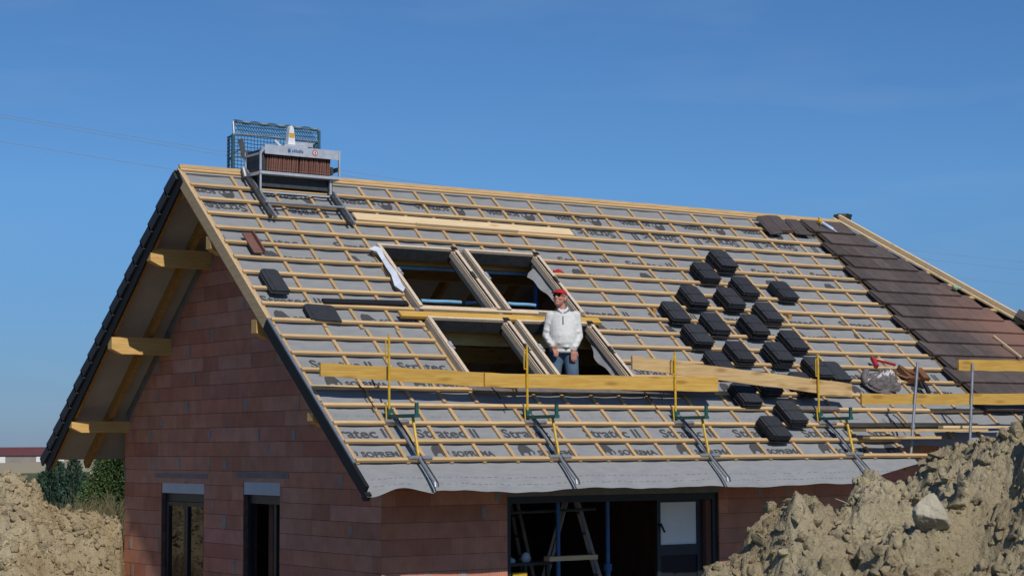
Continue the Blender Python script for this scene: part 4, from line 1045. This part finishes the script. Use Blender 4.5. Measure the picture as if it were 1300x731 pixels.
for sx in (-1,1): sc2.tube([(sx*.012,-.085,1.395),(sx*.055,-.06,1.452),(sx*.066,.0,1.482)],[(.018,.010)]*3,8)
sc2.build('shirt_collar', M['white'], man, smooth=True)
cp = MB(); RH = HR.to_matrix()
n1, n2 = 18, 7; vs = []
for jx in range(n2+1):
    a = radians(4) + (pi/2-radians(4))*jx/n2
    for i in range(n1): vs.append(hp_(.088*cos(a)*cos(2*pi*i/n1), .005+.108*cos(a)*sin(2*pi*i/n1), .038+.088*sin(a)))
fs = [(jx*n1+i, jx*n1+(i+1)%n1, (jx+1)*n1+(i+1)%n1, (jx+1)*n1+i) for jx in range(n2) for i in range(n1)] + [tuple(range(n1-1,-1,-1))]
cp.add(vs,fs)
vis = [(-.075,-.065),(-.070,-.13),(-.035,-.168),(0,-.178),(.035,-.168),(.070,-.13),(.075,-.065),(.0,-.09)]
cp.prism(vis, lambda x,y,z: hp_(x, y, z-.25*abs(x)**1.5-.12*(-y-.065)), .044, .053)
cp.build('cap', M['cap'], man, smooth=False)
gl = MB()
for sx in (-1,1): gl.ell(hp_(sx*.034,-.096,.012),(.031,.010,.021),HR); gl.tube([hp_(sx*.064,-.088,.016),hp_(sx*.082,.0,.012)],.004,6)
gl.bar(hp_(-.01,-.104,.016),hp_(.01,-.104,.016),.008,.008); gl.build('sunglasses', M['lens'], man, smooth=True)
ha = MB()
for sx in (-1,1): ha.ell(hp_(sx*.072,.035,.012),(.014,.045,.035),HR)
ha.ell(hp_(0,.085,.005),(.065,.022,.045),HR); ha.build('hair', M['hair'], man, smooth=True)
sh = MB()
for x in (-.138,.138): sh.ell((x,-.045,.052),(.052,.135,.055)); sh.box(x-.05,x+.05,-.17,.08,.0,.02)
sh.build('shoes', M['shoe'], man, smooth=False)
# platform he stands on, trestle on the loft floor
t = thing('trestle_platform', 'rough wooden trestle platform the man stands on inside the loft', 'trestle', (PM.x,PM.y,2.58))
hgt = PM.z-2.58
mb = MB(); mb.box(-.6,.6,-.28,.30,hgt-.04,hgt-.001); mb.build('deck', M['rawplank'], t)
for sx in (-.5,.5):
    for sy in (-.2,.22): mb = MB(); mb.bar((sx,sy,0),(sx,sy,hgt-.041),.07,.07,up=(1,0,0)); mb.build('leg', M['rawplank'], t)

# blue props in the loft and light blue tubes
mb = MB(); mb.tube([(5.0,-1.27,2.58),(5.0,-1.27,ZR-1.34)],.045,10); solo(mb,'steel_prop',M['blue'],'blue steel prop standing in the loft behind the upper right roof window','prop',loc=(5.0,-1.27,2.58))
for (p,q,lab) in (((2.84,-1.0,ZR-1.285),(3.80,-1.0,ZR-1.285),'pale blue tube across the top of the upper left roof window'),((4.28,-1.0,ZR-1.283),(5.10,-1.0,ZR-1.283),'pale blue tube across the top of the upper right roof window'),
                  ((2.84,-1.6,ZR-1.79),(3.49,-1.6,ZR-1.79),'longer pale blue tube along the bottom of the upper left roof window'),((3.57,-1.6,ZR-1.79),(3.86,-1.6,ZR-1.79),'short pale blue tube at the bottom right of the upper left roof window'),
                  ((4.27,-1.6,ZR-1.775),(4.75,-1.6,ZR-1.785),'pale blue tube along the bottom of the upper right roof window')):
    mb = MB(); p=Vector(p);q=Vector(q); mb.tube([p.lerp(q,i/8)+Vector((0,0,-.003*sin(i*.8))) for i in range(9)],.024,8); solo(mb,'plastic_tube',M['lightblue'],lab,'tube',group='blue tubes inside the roof windows')

# ------------------------------------------------------------------ things inside the garage opening
M['ladder'] = mat('shaded_aluminium', (.30,.28,.25), .6, scale=9, col2=(.22,.20,.18), metal=.2)  # aluminium darkened in colour for the shade inside the opening
M['dimladder'] = mat('dim_ladder_tone', (.20,.17,.14), .9, scale=9, col2=(.14,.12,.10))  # dark tone stands in for the dim light on the farther ladder
def stepladder(label, loc, rz, H=2.0, wb=.26, spread=.50, m='ladder'):
    t = thing('stepladder', label, 'stepladder', loc, (0,0,rz))
    for sx in (-1,1):
        mb = MB(); mb.bar((sx*wb,-spread,0),(sx*wb*.55,-.04,H),.045,.028,up=(1,0,0)); mb.build('stile', M[m], t)
        mb = MB(); mb.bar((sx*wb,spread,0),(sx*wb*.55,.04,H),.038,.025,up=(1,0,0)); mb.build('rear_stile', M[m], t)
    for k in range(1,8):
        f = k/8; mb = MB(); w_ = wb*(1-.45*f)-.02; y = -spread*(1-f)-.04*f; mb.box(-w_,w_,y-.03,y+.03,H*f-.015,H*f+.012); mb.build('step', M[m], t)
    mb = MB(); mb.box(-wb*.6,wb*.6,-.08,.08,H,H+.03); mb.build('top_cap', M[m], t)
    return t
stepladder('open aluminium stepladder standing in the middle of the dark garage opening', (4.55,-2.7,.05), radians(62), H=2.25, spread=.68)
stepladder('dimly lit stepladder farther left inside the garage opening', (3.95,-2.1,.05), radians(75), H=2.2, m='dimladder')
mb = MB(); mb.tube([(0,0,0),(0,0,1.15)],.035,10); mb.tube([(0,0,1.16),(0,0,2.36)],.027,10); 
t = thing('steel_prop','blue steel prop standing upright in the middle of the garage opening','prop',(4.47,-3.62,.05))
mb = MB(); mb.tube([(0,0,0),(0,0,1.26)],.036,10); mb.build('outer_tube', M['blue'], t)
mb = MB(); mb.tube([(0,0,1.262),(0,0,2.36)],.028,10); mb.build('inner_tube', M['blue'], t)
mb = MB(); mb.tube([(0,0,1.24),(0,0,1.33)],.055,10); mb.build('collar', M['blue'], t)
mb = MB(); mb.box(-.07,.07,-.07,.07,0,.01); mb.build('base_plate', M['blue'], t)
t = thing('steel_prop','blue steel prop beside the stepladders, left inside the garage opening','prop',(3.75,-3.5,.05))
mb = MB(); mb.tube([(0,0,0),(0,0,2.36)],.030,10); mb.build('tube', M['blue'], t); mb = MB(); mb.box(-.07,.07,-.07,.07,0,.01); mb.build('base_plate', M['blue'], t)
mb = MB(); mb.box(3.58,4.36,-3.55,-3.42,1.44,1.50); solo(mb,'scaffold_board',M['board'],'pale scaffold board held level between the blue props','board')
mb = MB(); mb.tube([(2.82,-3.4,2.07),(4.44,-3.4,2.09)],.02,8); solo(mb,'scaffold_tube',M['darksteel'],'thin dark tube running across the top of the garage opening','tube')
t = thing('work_table','dark trestle table inside the garage opening beside the ladders','table',(3.2,-3.0,.05))
mb = MB(); mb.box(-.38,.6,-.3,.3,1.33,1.37); mb.build('table_top', M['darksteel'], t)
for sx in (-.34,.55):
    for sy in (-.26,.26): mb = MB(); mb.bar((sx,sy,0),(sx,sy,1.33),.05,.05,up=(1,0,0)); mb.build('leg', M['darksteel'], t)
for (x,y,z,sx,sy,sz,lab) in ((2.98,-3.15,1.425,.07,.06,.045,'small white bag at the left end of the dark table'),(3.25,-3.12,1.425,.08,.06,.05,'small white bag in the middle of the dark table'),(3.48,-3.15,1.45,.07,.05,.08,'small white bottle at the right of the dark table')):
    mb = MB(); mb.ell((0,0,sz*.2),(sx,sy,sz)); o = mb.build('supply_bag', M['white'], smooth=True); o.location=(x,y,z+.0); tag(o,lab,'supplies')
mb = MB(); crumple(mb,.30,.22,.5,7.1); o = mb.build('cloth_sack', M['cloth_white'], smooth=True, fix=False); o.location = (3.05,-3.45,.62); tag(o,'pale cloth bundle heaped in the left corner of the garage opening','cloth bundle')
mb = MB(); mb.box(2.83,3.3,-3.7,-3.2,.05,.61); solo(mb,'crate',M['rawplank'],'wooden crate under the pale cloth bundle in the garage opening','crate')
t = thing('folding_ladder','blue ladder leg with yellow cap at the left of the garage opening','ladder',(2.95,-3.72,.05))
mb = MB(); mb.bar((.36,0,.0),(.03,0,1.22),.05,.08,up=(0,1,0)); mb.build('stile', M['lightblue'], t)
mb = MB(); mb.bar((-.09,0,0),(.0,0,1.22),.03,.04,up=(0,1,0)); mb.build('stile', M['board'], t)
mb = MB(); mb.box(-.10,.12,-.05,.05,1.22,1.28); mb.build('cap', M['yellow'], t)

# ------------------------------------------------------------------ ground
def gz(D, x):
    def ss(a,b,v): t = min(1,max(0,(v-a)/(b-a))); return t*t*(3-2*t)
    return -5.2*ss(42,70,D)*(1-ss(170,300,D)) + .35*noise.noise(Vector((D*.05,x*.05,0)))*ss(20,60,D) - .05
Ds = [-60,-30,-10,0,10,20,30,38,44,50,56,62,70,85,100,120,140,160,180,200,225,250,275,300,340,400,500,700,1000,1500,2500,5000]
Xs = [-3000,-1200,-500,-250,-140,-90,-60,-45,-35,-25,-18,-12,-6,0,6,12,18,25,35,50,70,100,160,300,600,1500,3500]
gm = MB(); vs = []
for D in Ds:
    for x in Xs:
        p = Vector((CAM.x,CAM.y,0)) + FH*D + RX*x; vs.append((p.x,p.y,gz(D,x)))
n = len(Xs); gm.add(vs, [(j*n+i,j*n+i+1,(j+1)*n+i+1,(j+1)*n+i) for j in range(len(Ds)-1) for i in range(n-1)])
def ground_mat():
    m = mat('ground', (.17,.135,.085), .95, scale=.25, col2=(.11,.10,.05), bump=.5, bscale=3, bdist=.1)
    nt = m.node_tree; N = nt.nodes; L = nt.links; p = N['Principled BSDF']; src = p.inputs['Base Color'].links[0].from_socket
    ge = N.new('ShaderNodeNewGeometry'); dt = N.new('ShaderNodeVectorMath'); dt.operation='DOT_PRODUCT'; dt.inputs[1].default_value = tuple(FH)
    L.new(ge.outputs['Position'], dt.inputs[0]); d0 = CAM.dot(FH)
    def band(prev, a, b, col):
        g1 = N.new('ShaderNodeMath'); g1.operation='GREATER_THAN'; g1.inputs[1].default_value = a+d0; L.new(dt.outputs['Value'], g1.inputs[0])
        g2 = N.new('ShaderNodeMath'); g2.operation='LESS_THAN'; g2.inputs[1].default_value = b+d0; L.new(dt.outputs['Value'], g2.inputs[0])
        ml = N.new('ShaderNodeMath'); ml.operation='MULTIPLY'; L.new(g1.outputs[0], ml.inputs[0]); L.new(g2.outputs[0], ml.inputs[1])
        mx = N.new('ShaderNodeMix'); mx.data_type='RGBA'; L.new(ml.outputs[0], mx.inputs[0]); L.new(prev, mx.inputs[6]); mx.inputs[7].default_value=(*col,1); return mx.outputs[2]
    s = band(src, 45, 280, (.075,.105,.035)); s = band(s, 280, 900, (.36,.30,.19)); s = band(s, 900, 9000, (.16,.17,.09)); L.new(s, p.inputs['Base Color'])
    return m
g_o = gm.build('ground', ground_mat(), fix=False, smooth=True); tag(g_o, kind='structure')

# ------------------------------------------------------------------ heaps of soil
ICO = None
def ico(sub):
    bm = bmesh.new(); bmesh.ops.create_icosphere(bm, subdivisions=sub, radius=1); v = np.array([x.co[:] for x in bm.verts]); f = np.array([[q.index for q in x.verts] for x in bm.faces]); bm.free(); return v, f
IC1, IC2, IC3 = ico(1), ico(2), ico(3)
def lump_variants(ic, n, amp, freq):
    out = []
    for k in range(n):
        v = ic[0].copy()
        for i in range(len(v)):
            p = Vector(v[i]); d = 1 + amp*noise.noise(p*freq+Vector((k*7.3,0,0))) + amp*.6*noise.noise(p*freq*2.3+Vector((0,k*5.1,0)))
            v[i] = v[i]*d
        out.append(v)
    return out
LV1 = lump_variants(IC1, 10, .5, 1.3); LV2 = lump_variants(IC2, 12, .5, 1.3); LV3 = lump_variants(IC3, 8, .5, 1.3)
for LV in (LV1, LV2, LV3):                   # break the lumps along flat planes so they read as clods
    for kv, v in enumerate(LV):
        for kk in range(7):
            a_ = np.array([sin(kk*2.4+kv),cos(kk*1.9+kv*2),sin(kk*3.3+kv*.7)]); a_ /= np.linalg.norm(a_); dd = v@a_; over = np.clip(dd-.50,0,None); v -= over[:,None]*a_*.95
for v in LV3:
    for i in range(len(v)):
        p_ = Vector(v[i]); v[i] = v[i]*(1 + .09*noise.noise(p_*4.5) + .08*noise.noise(p_*9))
def np_mesh(name, V, Fc, m, tone=None, smooth=False):
    me = bpy.data.meshes.new(name); nv, nf = len(V), len(Fc); k = Fc.shape[1]
    me.vertices.add(nv); me.vertices.foreach_set('co', V.astype(np.float32).ravel())
    me.loops.add(nf*k); me.loops.foreach_set('vertex_index', Fc.astype(np.int32).ravel())
    me.polygons.add(nf); me.polygons.foreach_set('loop_start', np.arange(0,nf*k,k,dtype=np.int32)); me.polygons.foreach_set('loop_total', np.full(nf,k,dtype=np.int32))
    me.update(calc_edges=True); me.validate()
    if tone is not None:
        ca = me.color_attributes.new(name='tone', type='FLOAT_COLOR', domain='POINT')
        ca.data.foreach_set('color', np.concatenate([tone,np.ones((nv,1))],1).astype(np.float32).ravel())
    me.materials.append(m)
    if smooth: me.polygons.foreach_set('use_smooth', [True]*nf)
    o = bpy.data.objects.new(name, me); COL.objects.link(o); return o
def rotmats(n, rs):
    q = rs.normal(size=(n,4)); q /= np.linalg.norm(q,axis=1)[:,None]; w_,x,y,z = q.T
    return np.stack([np.stack([1-2*(y*y+z*z),2*(x*y-z*w_),2*(x*z+y*w_)],-1),np.stack([2*(x*y+z*w_),1-2*(x*x+z*z),2*(y*z-x*w_)],-1),np.stack([2*(x*z-y*w_),2*(y*z+x*w_),1-2*(x*x+y*y)],-1)],1)
def heap(label, D0, prof, xr0, xr1, d0, d1, step, fall_f, fall_b, seed, nclod, smin, smax, m, rough, base, pits=(), xm=1e9, emb=0):
    """soil heap: crest line follows prof (xr -> z) at depth D0, falling towards and away from the viewer"""
    rs = np.random.RandomState(seed)
    px = np.array([p[0] for p in prof]); pz = np.array([p[1] for p in prof])
    def hgt(xr, d):
        c = np.interp(xr*D0/d, px, pz); e = d-D0
        wob = .5*noise.noise(Vector((xr*.9+seed,0,0)))
        e += wob*rough
        h = c - (fall_f*(sqrt(e*e+.06)-.245) if e < 0 else fall_b*(sqrt(e*e+.06)-.245))
        p = Vector((xr*1.0+seed*3.1, d*1.0, 0))
        h += rough*(.34*noise.noise(p*1.1) + .38*noise.noise(p*2.1+Vector((5,0,0))) + .24*noise.noise(p*4.3))-.08*rough
        q = p + Vector((.12*noise.noise(p*5), .12*noise.noise(p*5+Vector((9,0,0))), 0))
        for fr_, am in ((3.0,.30),(7.0,.15),(16.,.06)):
            dv_ = noise.voronoi(Vector((q.x*fr_, q.y*fr_, seed*1.7)))[0]
            h += rough*am*((1-min(1,dv_[0]*1.25)**2) - .55)*(.55+.9*noise.noise(p*1.7+Vector((fr_,0,0)))) + rough*am*.25*min(.3,dv_[1]-dv_[0])
        h += rough*(.075*(abs(noise.noise(p*11))-.2) + .07*(abs(noise.noise(p*23))-.2) + .045*noise.noise(p*46))
        for (hx,hd,hr_,hdep) in pits:
            h -= hdep*math.exp(-((xr-hx)**2+(d-hd)**2)/(hr_*hr_))
        return max(h, base)
    xs = np.arange(xr0, xr1, step); ds = np.arange(d0, d1, step)
    V = np.zeros((len(ds)*len(xs),3)); o0 = Vector((CAM.x,CAM.y,0)); k = 0
    for d in ds:
        for x in xs:
            p = o0 + FH*float(d) + RX*float(x); V[k] = (p.x,p.y,hgt(float(x),float(d))); k += 1
    n = len(xs); jj,ii = np.meshgrid(np.arange(len(ds)-1), np.arange(n-1), indexing='ij'); a = (jj*n+ii).ravel()
    Fq = np.stack([a,a+1,a+n+1,a+n],1)
    org = V.mean(0); org[2] = 0
    T = np.repeat(rs.uniform(.92,1.08,(len(V),1)),3,1)
    e = thing('soil_heap', label, 'soil heap', tuple(org))
    o = np_mesh('soil', V-org, Fq, m, T, smooth=True); o.parent = e
    # clods
    Vs, Fs, Ts = [], [], []; nb = 0
    Rm = rotmats(nclod, rs)
    for i in range(nclod):
        s = smin*(smax/smin)**(rs.rand()**4.0)
        x = rs.uniform(xr0,xr1); d = D0 + (rs.uniform(-1,.25) if rs.rand() < .85 else rs.uniform(-.2,.2))*(D0-d0)
        if d < d0 or d > d1 or x*D0/d > xm - s*1.5: continue
        if s > smax*.45: lv, ic = LV3[rs.randint(8)], IC3
        elif s > smax*.14: lv, ic = LV2[rs.randint(12)], IC2
        else: lv, ic = LV1[rs.randint(10)], IC1
        v = (lv*np.array([1,rs.uniform(.65,1),rs.uniform(.5,.9)])*s) @ Rm[i].T
        p = o0 + FH*float(d) + RX*float(x); z = hgt(float(x),float(d)) + s*(rs.uniform(-.45,.15)+emb)
        v = v + np.array([p.x,p.y,z]) - org
        t = rs.uniform(.72,1.22); c = np.array([t,t*rs.uniform(.96,1.02),t*rs.uniform(.90,1.04)])
        Vs.append(v); Fs.append(ic[1]+nb); Ts.append(np.tile(c,(len(v),1))); nb += len(v)
    o2 = np_mesh('clods', np.concatenate(Vs), np.concatenate(Fs), m, np.concatenate(Ts)); o2.parent = e; o2['kind'] = 'stuff'
    return e, hgt
def prof_at(pts, D):
    out = []
    for (px,py) in pts:
        out.append((D*(px-650)/2489., CAM.z + D*(566.8-.0047*(px-650)-py)/2489.))
    return out
DR = 12.0
PR = prof_at([(700,900),(820,800),(870,745),(900,722),(935,716),(960,698),(1005,666),(1045,663),(1075,648),(1105,620),(1130,606),(1160,600),(1200,576),(1265,536),(1300,514),(1400,490),(1600,480),(1900,470)], DR)
heapR, hR = heap('large clay soil heap rising in front of the house at the right', DR, PR, .9, 4.2, 9.5, 13.2, .0125, .66, .8, 4, 15000, .005, .075, M['soil'], .60, -.3, ((2.35,11.75,.13,.40),(2.62,11.1,.12,.28),(1.55,10.7,.10,.22),(2.0,10.35,.12,.25),(2.25,11.2,.16,-.12),(1.75,11.6,.2,-.10)))
DL = 30.4
PL = prof_at([(-500,575),(-200,595),(0,613),(50,621),(62,640),(85,655),(105,660),(125,661),(156,667),(164,745),(420,800)], DL)
heapL, hL = heap('dry pale soil heap behind the gable at the left', DL, PL, -10.6, -5.3, 26.6, 33.0, .034, .55, .8, 9, 16000, .012, .10, M['soil_far'], .52, -.3, xm=(161-650)/2489.*30.4, emb=.25)

def boulder(px, py, D, r, label, seed, sc=(1,1,1)):
    v = IC3[0].copy(); 
    bm = bmesh.new(); bmesh.ops.create_icosphere(bm, subdivisions=5, radius=1)
    for q in bm.verts:
        p = q.co.copy(); d = 1
        for k in range(9):
            a = noise.random_unit_vector() if False else Vector((sin(k*2.4+seed),cos(k*1.7+seed*2),sin(k*3.1+seed*.7))).normalized()
            dd = p.normalized().dot(a); lim = .55+.16*((k*37)%5)/5
            if dd > lim: d = min(d, lim/dd)
        d += .05*noise.noise(p*2.5+Vector((seed,0,0))) + .035*noise.noise(p*6) + .03*noise.noise(p*13) + .015*noise.noise(p*30)
        q.co = Vector((p.x*sc[0],p.y*sc[1],p.z*sc[2]))*d*r
    me = bpy.data.meshes.new('boulder'); bm.to_mesh(me); bm.free(); me.materials.append(M['stone']); me.polygons.foreach_set('use_smooth',[True]*len(me.polygons))
    o = bpy.data.objects.new('boulder', me); COL.objects.link(o); o.location = W(px,py,D); tag(o,label,'boulder'); return o
def on_heap(px, py, hfun, dmin, dmax):
    best = None
    for D in np.arange(dmin,dmax,.04):
        p = W(px,py,float(D)); xr = D*(px-650)/2489.
        if hfun(float(xr),float(D)) >= p.z: return float(D)
    return dmax
Db = on_heap(1182, 655, hR, 9.4, 12.4)
boulder(1181, 652, Db-.045, .132, 'large pale limestone boulder stuck in the right soil heap', 1.3, (1.0,.8,.92))
for (px,py,r,lab,sd) in ((1000,672,.07,'fist-sized pale stone near the left slope of the right heap',3.3),):
    pass
# dry stalks sticking out of the heap
for i,(px,py,dx,dy) in enumerate(((1092,622,-4,-26),(1018,650,3,-24),(1075,640,-18,-8),(1012,700,10,24),(1085,712,6,22))):
    D = on_heap(px,py+3,hR,9.4,12.6)-.02; p = W(px,py,D); q = W(px+dx,py+dy,D-.03)
    mb = MB(); mb.tube([p,p.lerp(q,.5)+RX*.008,q],[.0035,.003,.002],5)
    solo(mb,'dry_stalk',M['straw'],['thin dry stalk standing up from the heap below the eave corner','thin dry stalk standing on the heap in front of the brick wall','short dry stalk leaning left on the crest of the right heap','dry stalk lying on the left slope of the right heap','dry stalk lying low in front of the boulder'][i],'dry stalk',loc=tuple(p))

# ------------------------------------------------------------------ far scenery
def conifer(label, base, H, R, n, seed, m, cyp=False, group=None):
    rs = np.random.RandomState(seed)
    t = thing('conifer_tree', label, 'tree', tuple(base), group=group)
    mb = MB(); mb.tube([(0,0,0),(.02,0,H*.5),(0,.02,H*.97)],[H*.018,H*.011,.01],8)
    for k in range(26 if not cyp else 10):
        z = H*(.12+.8*k/26.); a = k*2.4; r = R*(1-z/H)*.8
        mb.tube([(0,0,z),(cos(a)*r*.6,sin(a)*r*.6,z+.02*H),(cos(a)*r,sin(a)*r,z-.0*H)],[.03,.02,.006],5)
    mb.build('trunk', M['bark'], t)
    # sprays: clusters of small leaf faces along boughs
    f = rs.rand(n)**(.75); z = H*(.06+.93*f)
    if cyp: rad = R*np.sqrt(np.clip(1-((z/H-.35)/.66)**2,0.01,1))*(z/H<.98)
    else: rad = R*(1-z/H)**.85+.05
    nb = 60; bough = rs.randint(0,nb,n); ba = rs.rand(nb)*2*pi; bl = rs.uniform(.75,1.18,nb); bz = rs.uniform(0,1,nb)
    if cyp: ang = rs.rand(n)*2*pi; rr = rad*np.sqrt(rs.uniform(.25,1,n))*(1+.16*np.sin(ang*5+z*3)+.10*np.sin(ang*11-z*9))
    else:
        tier = (np.floor(z/H*26+rs.normal(0,.7,n))/26*H); ang = ba[(bough+(tier*7).astype(int))%nb]+rs.normal(0,.30,n); rr = rad*rs.uniform(.15,1,n)**.6*bl[(bough+(tier*5).astype(int))%nb]
        z = tier + .5*H/16*(1-rr/rad*.9) + rs.normal(0,.09*H/6,n)
    c = np.stack([np.cos(ang)*rr,np.sin(ang)*rr,z],1)
    s = (.05+.05*rs.rand(n))*(H/6)**.5*(.95 if cyp else .55)
    d = np.stack([np.cos(ang),np.sin(ang),(rs.uniform(.6,1.6,n) if cyp else rs.uniform(-.5,.25,n))],1)+rs.normal(0,.35,(n,3)); d /= np.linalg.norm(d,axis=1)[:,None]
    e = np.cross(d, rs.normal(size=(n,3))); e /= np.linalg.norm(e,axis=1)[:,None]
    L_ = (s*1.9)[:,None]*d; E_ = (s*.38)[:,None]*e
    V = np.stack([c-E_*.4,c+L_*.5-E_,c+L_,c+L_*.5+E_],1).reshape(-1,3); Fq = np.arange(4*n).reshape(n,4)
    tone = np.repeat(rs.uniform(.65,1.45,(n,1)),4,0).reshape(-1,1); T = np.concatenate([tone*rs.uniform(.95,1.1),tone,tone*.9],1)
    o = np_mesh('crown', V, Fq, m, T); o.parent = t
    return t
def gpt(px, D):
    p = W(px, 566, D); xr = D*(px-650)/2489.; return Vector((p.x,p.y,gz(D,xr)-.1))
def ztop(py, D, px): return W(px,py,D).z
spec = [(57,98,598,.75),(66,95,590,.55),(76,96,585,.5),(85,97,594,.6),(95,94,581,.6),(104,99,597,.55)]
labs = ['dark cypress-like conifer at the left end of the conifer row','second dark conifer from the left in the far conifer row','tall narrow conifer third in the far conifer row','shorter dark conifer in the middle of the far row','tallest pointed conifer of the far row under the eave','last conifer of the far row beside the small white house']
for i,(px,D,py,r) in enumerate(spec):
    b_ = gpt(px,D); conifer(labs[i], b_, ztop(py,D,px)-b_.z, r, 5500, 20+i, M['cypress'], True, 'conifers in a row behind the left heap')
b_ = gpt(148,62); conifer('big dense green spruce close behind the gable corner', b_, ztop(545,62,148)-b_.z, 2.9, 130000, 41, M['conifer'])
b_ = gpt(185,70); conifer('second spruce mostly hidden behind the gable wall', b_, ztop(560,70,185)-b_.z, 2.2, 9000, 43, M['conifer'])
def bare(name, label, base, H, seed, m, n0=3, levels=4, spread=.55, r0=.05):
    rs = random.Random(seed); mb = MB()
    def grow(p, d, L, r, lv):
        q = p + d*L; mid = p.lerp(q,.5) + Vector((rs.uniform(-1,1),rs.uniform(-1,1),rs.uniform(-.3,.3)))*L*.06
        mb.tube([p,mid,q],[r,r*.85,r*.65],5 if lv > 1 else 4,caps=False)
        if lv == 0: return
        for _ in range(rs.choice((2,3,3))):
            nd = (d + Vector((rs.uniform(-1,1),rs.uniform(-1,1),rs.uniform(-.35,.75)))*spread).normalized()
            grow(p.lerp(q, rs.uniform(.6,1)), nd, L*rs.uniform(.6,.82), r*.6, lv-1)
    for _ in range(n0):
        grow(Vector((rs.uniform(-.2,.2),rs.uniform(-.2,.2),0)), Vector((rs.uniform(-.25,.25),rs.uniform(-.25,.25),1)).normalized(), H*.34, r0, levels)
    o = mb.build(name, m, fix=False); o.location = base; return tag(o,label,'tree' if 'tree' in name else 'shrub')
bare('bare_tree','leafless bushy tree in front of the long red roofed barn',gpt(33,180),7.6,5,M['bark'],2,5,.6,.10)
bare('bare_tree','leafless tree just right of the long barn',gpt(50,190),6.2,15,M['bark'],2,5,.6,.09)
for i,(px,D,H,lab) in enumerate(((92,48,2.9,'leafless shrub behind the crest of the left heap'),(106,50,3.1,'leafless shrub in front of the small white house'),(124,46,3.3,'yellowish leafless shrub in front of the big spruce'),(141,46,3.4,'yellowish leafless shrub close to the gable corner'),(153,45,2.6,'low reddish shrub at the foot of the gable corner'))):
    b_ = gpt(px,D); bare('shrub',lab,b_,W(px,622 if i<4 else 640,D).z-b_.z+H*.1,60+i,M['twig'],5,4,.5,.022)
# long barn on the horizon
D = 430; p0 = gpt(-60,D); p1 = gpt(61,D)
t = thing('barn','long low barn with a dark red roof on the horizon','barn',tuple(p0))
dv = (p1-p0); Lb = Vector((dv.x,dv.y,0)).length
def bb(x,y,z): return RX*x + FH*y + Vector((0,0,z))
zb = 0.0; zw = ztop(578,D,0)-p0.z; zr = ztop(567.5,D,0)-p0.z
mb = MB(); mb.box(0,Lb,0,9,zb-1,zw,bb); mb.build('wall', M['render'], t)
mb = MB(); mb.prism([(-.4,zw+.02),(9.4,zw+.02),(4.5,zr)], lambda y,z,x: bb(x,y,z), -.5, Lb+.5); mb.build('roof', M['roofred'], t)
for k,(x,wd,h0,h1) in enumerate(((4.0,2.2,.9,2.4),(12.5,2.4,.4,2.0),(16.2,3.0,.3,1.7))):
    mb = MB(); mb.box(x+6,x+6+wd*.8,-.06,-.01,zw-h1*.6-.2,zw-.25,bb); mb.build('window', M['whitewall'], t)
# small houses in the dip
D = 120
for i,(px,py,w_,dp,lab) in enumerate(((110,603,2.2,3,'small white house with clay roof between the conifers and the spruce'),)):
    DD = D-i*45; b_ = gpt(px-13,DD); t = thing('village_house',lab,'house',tuple(b_))
    zr = ztop(py,DD,px)-b_.z; zw = ztop(py+14,DD,px)-b_.z; wd = DD*(30)/2489.
    mb = MB(); mb.box(0,wd,0,dp,-.5,zw,bb); wl = mb.build('wall', M['whitewall' if i == 0 else 'roofclay'], t)
    mb = MB(); mb.prism([(-.25,zw+.01),(dp+.25,zw+.01),(dp/2,zr)], lambda y,z,x: bb(x,y,z), -.2, wd+.2); rf = mb.build('roof', M['roofclay'], t)
    mb = MB(); mb.box(wd*.42,wd*.58,dp/2-.2,dp/2+.2,zr-.4,zr+.25,bb); mb.build('chimney', M['whitewall'], rf)
    mb = MB(); mb.box(wd*.45,wd*.6,-.04,-.005,zw-.7,zw-.2,bb); mb.build('window', M['anthracite'], t)

# ------------------------------------------------------------------ overhead wires
def wireline(pts, label):
    (xa,ya,Da),(xb,yb,Db_) = pts
    A_ = W(xa,ya,Da); B_ = W(xb,yb,Db_); d = B_-A_
    P = []
    for i in range(61):
        t_ = -.25+1.5*i/60; P.append(A_ + d*t_ - Vector((0,0,1.1*(1-((t_-.5)/.75)**2))))
    mb = MB(); mb.tube(P,.0095,6); solo(mb,'power_line',M['wire'],label,'power line',group='overhead power lines behind the house')
wireline(((0,124,80),(1300,322,149)),'uppermost overhead power line crossing the sky behind the ridge')
wireline(((0,128,81),(1300,332,149)),'middle overhead power line crossing the sky behind the ridge')
wireline(((0,159,80),(1300,351,149)),'lowest overhead power line crossing the sky behind the ridge')
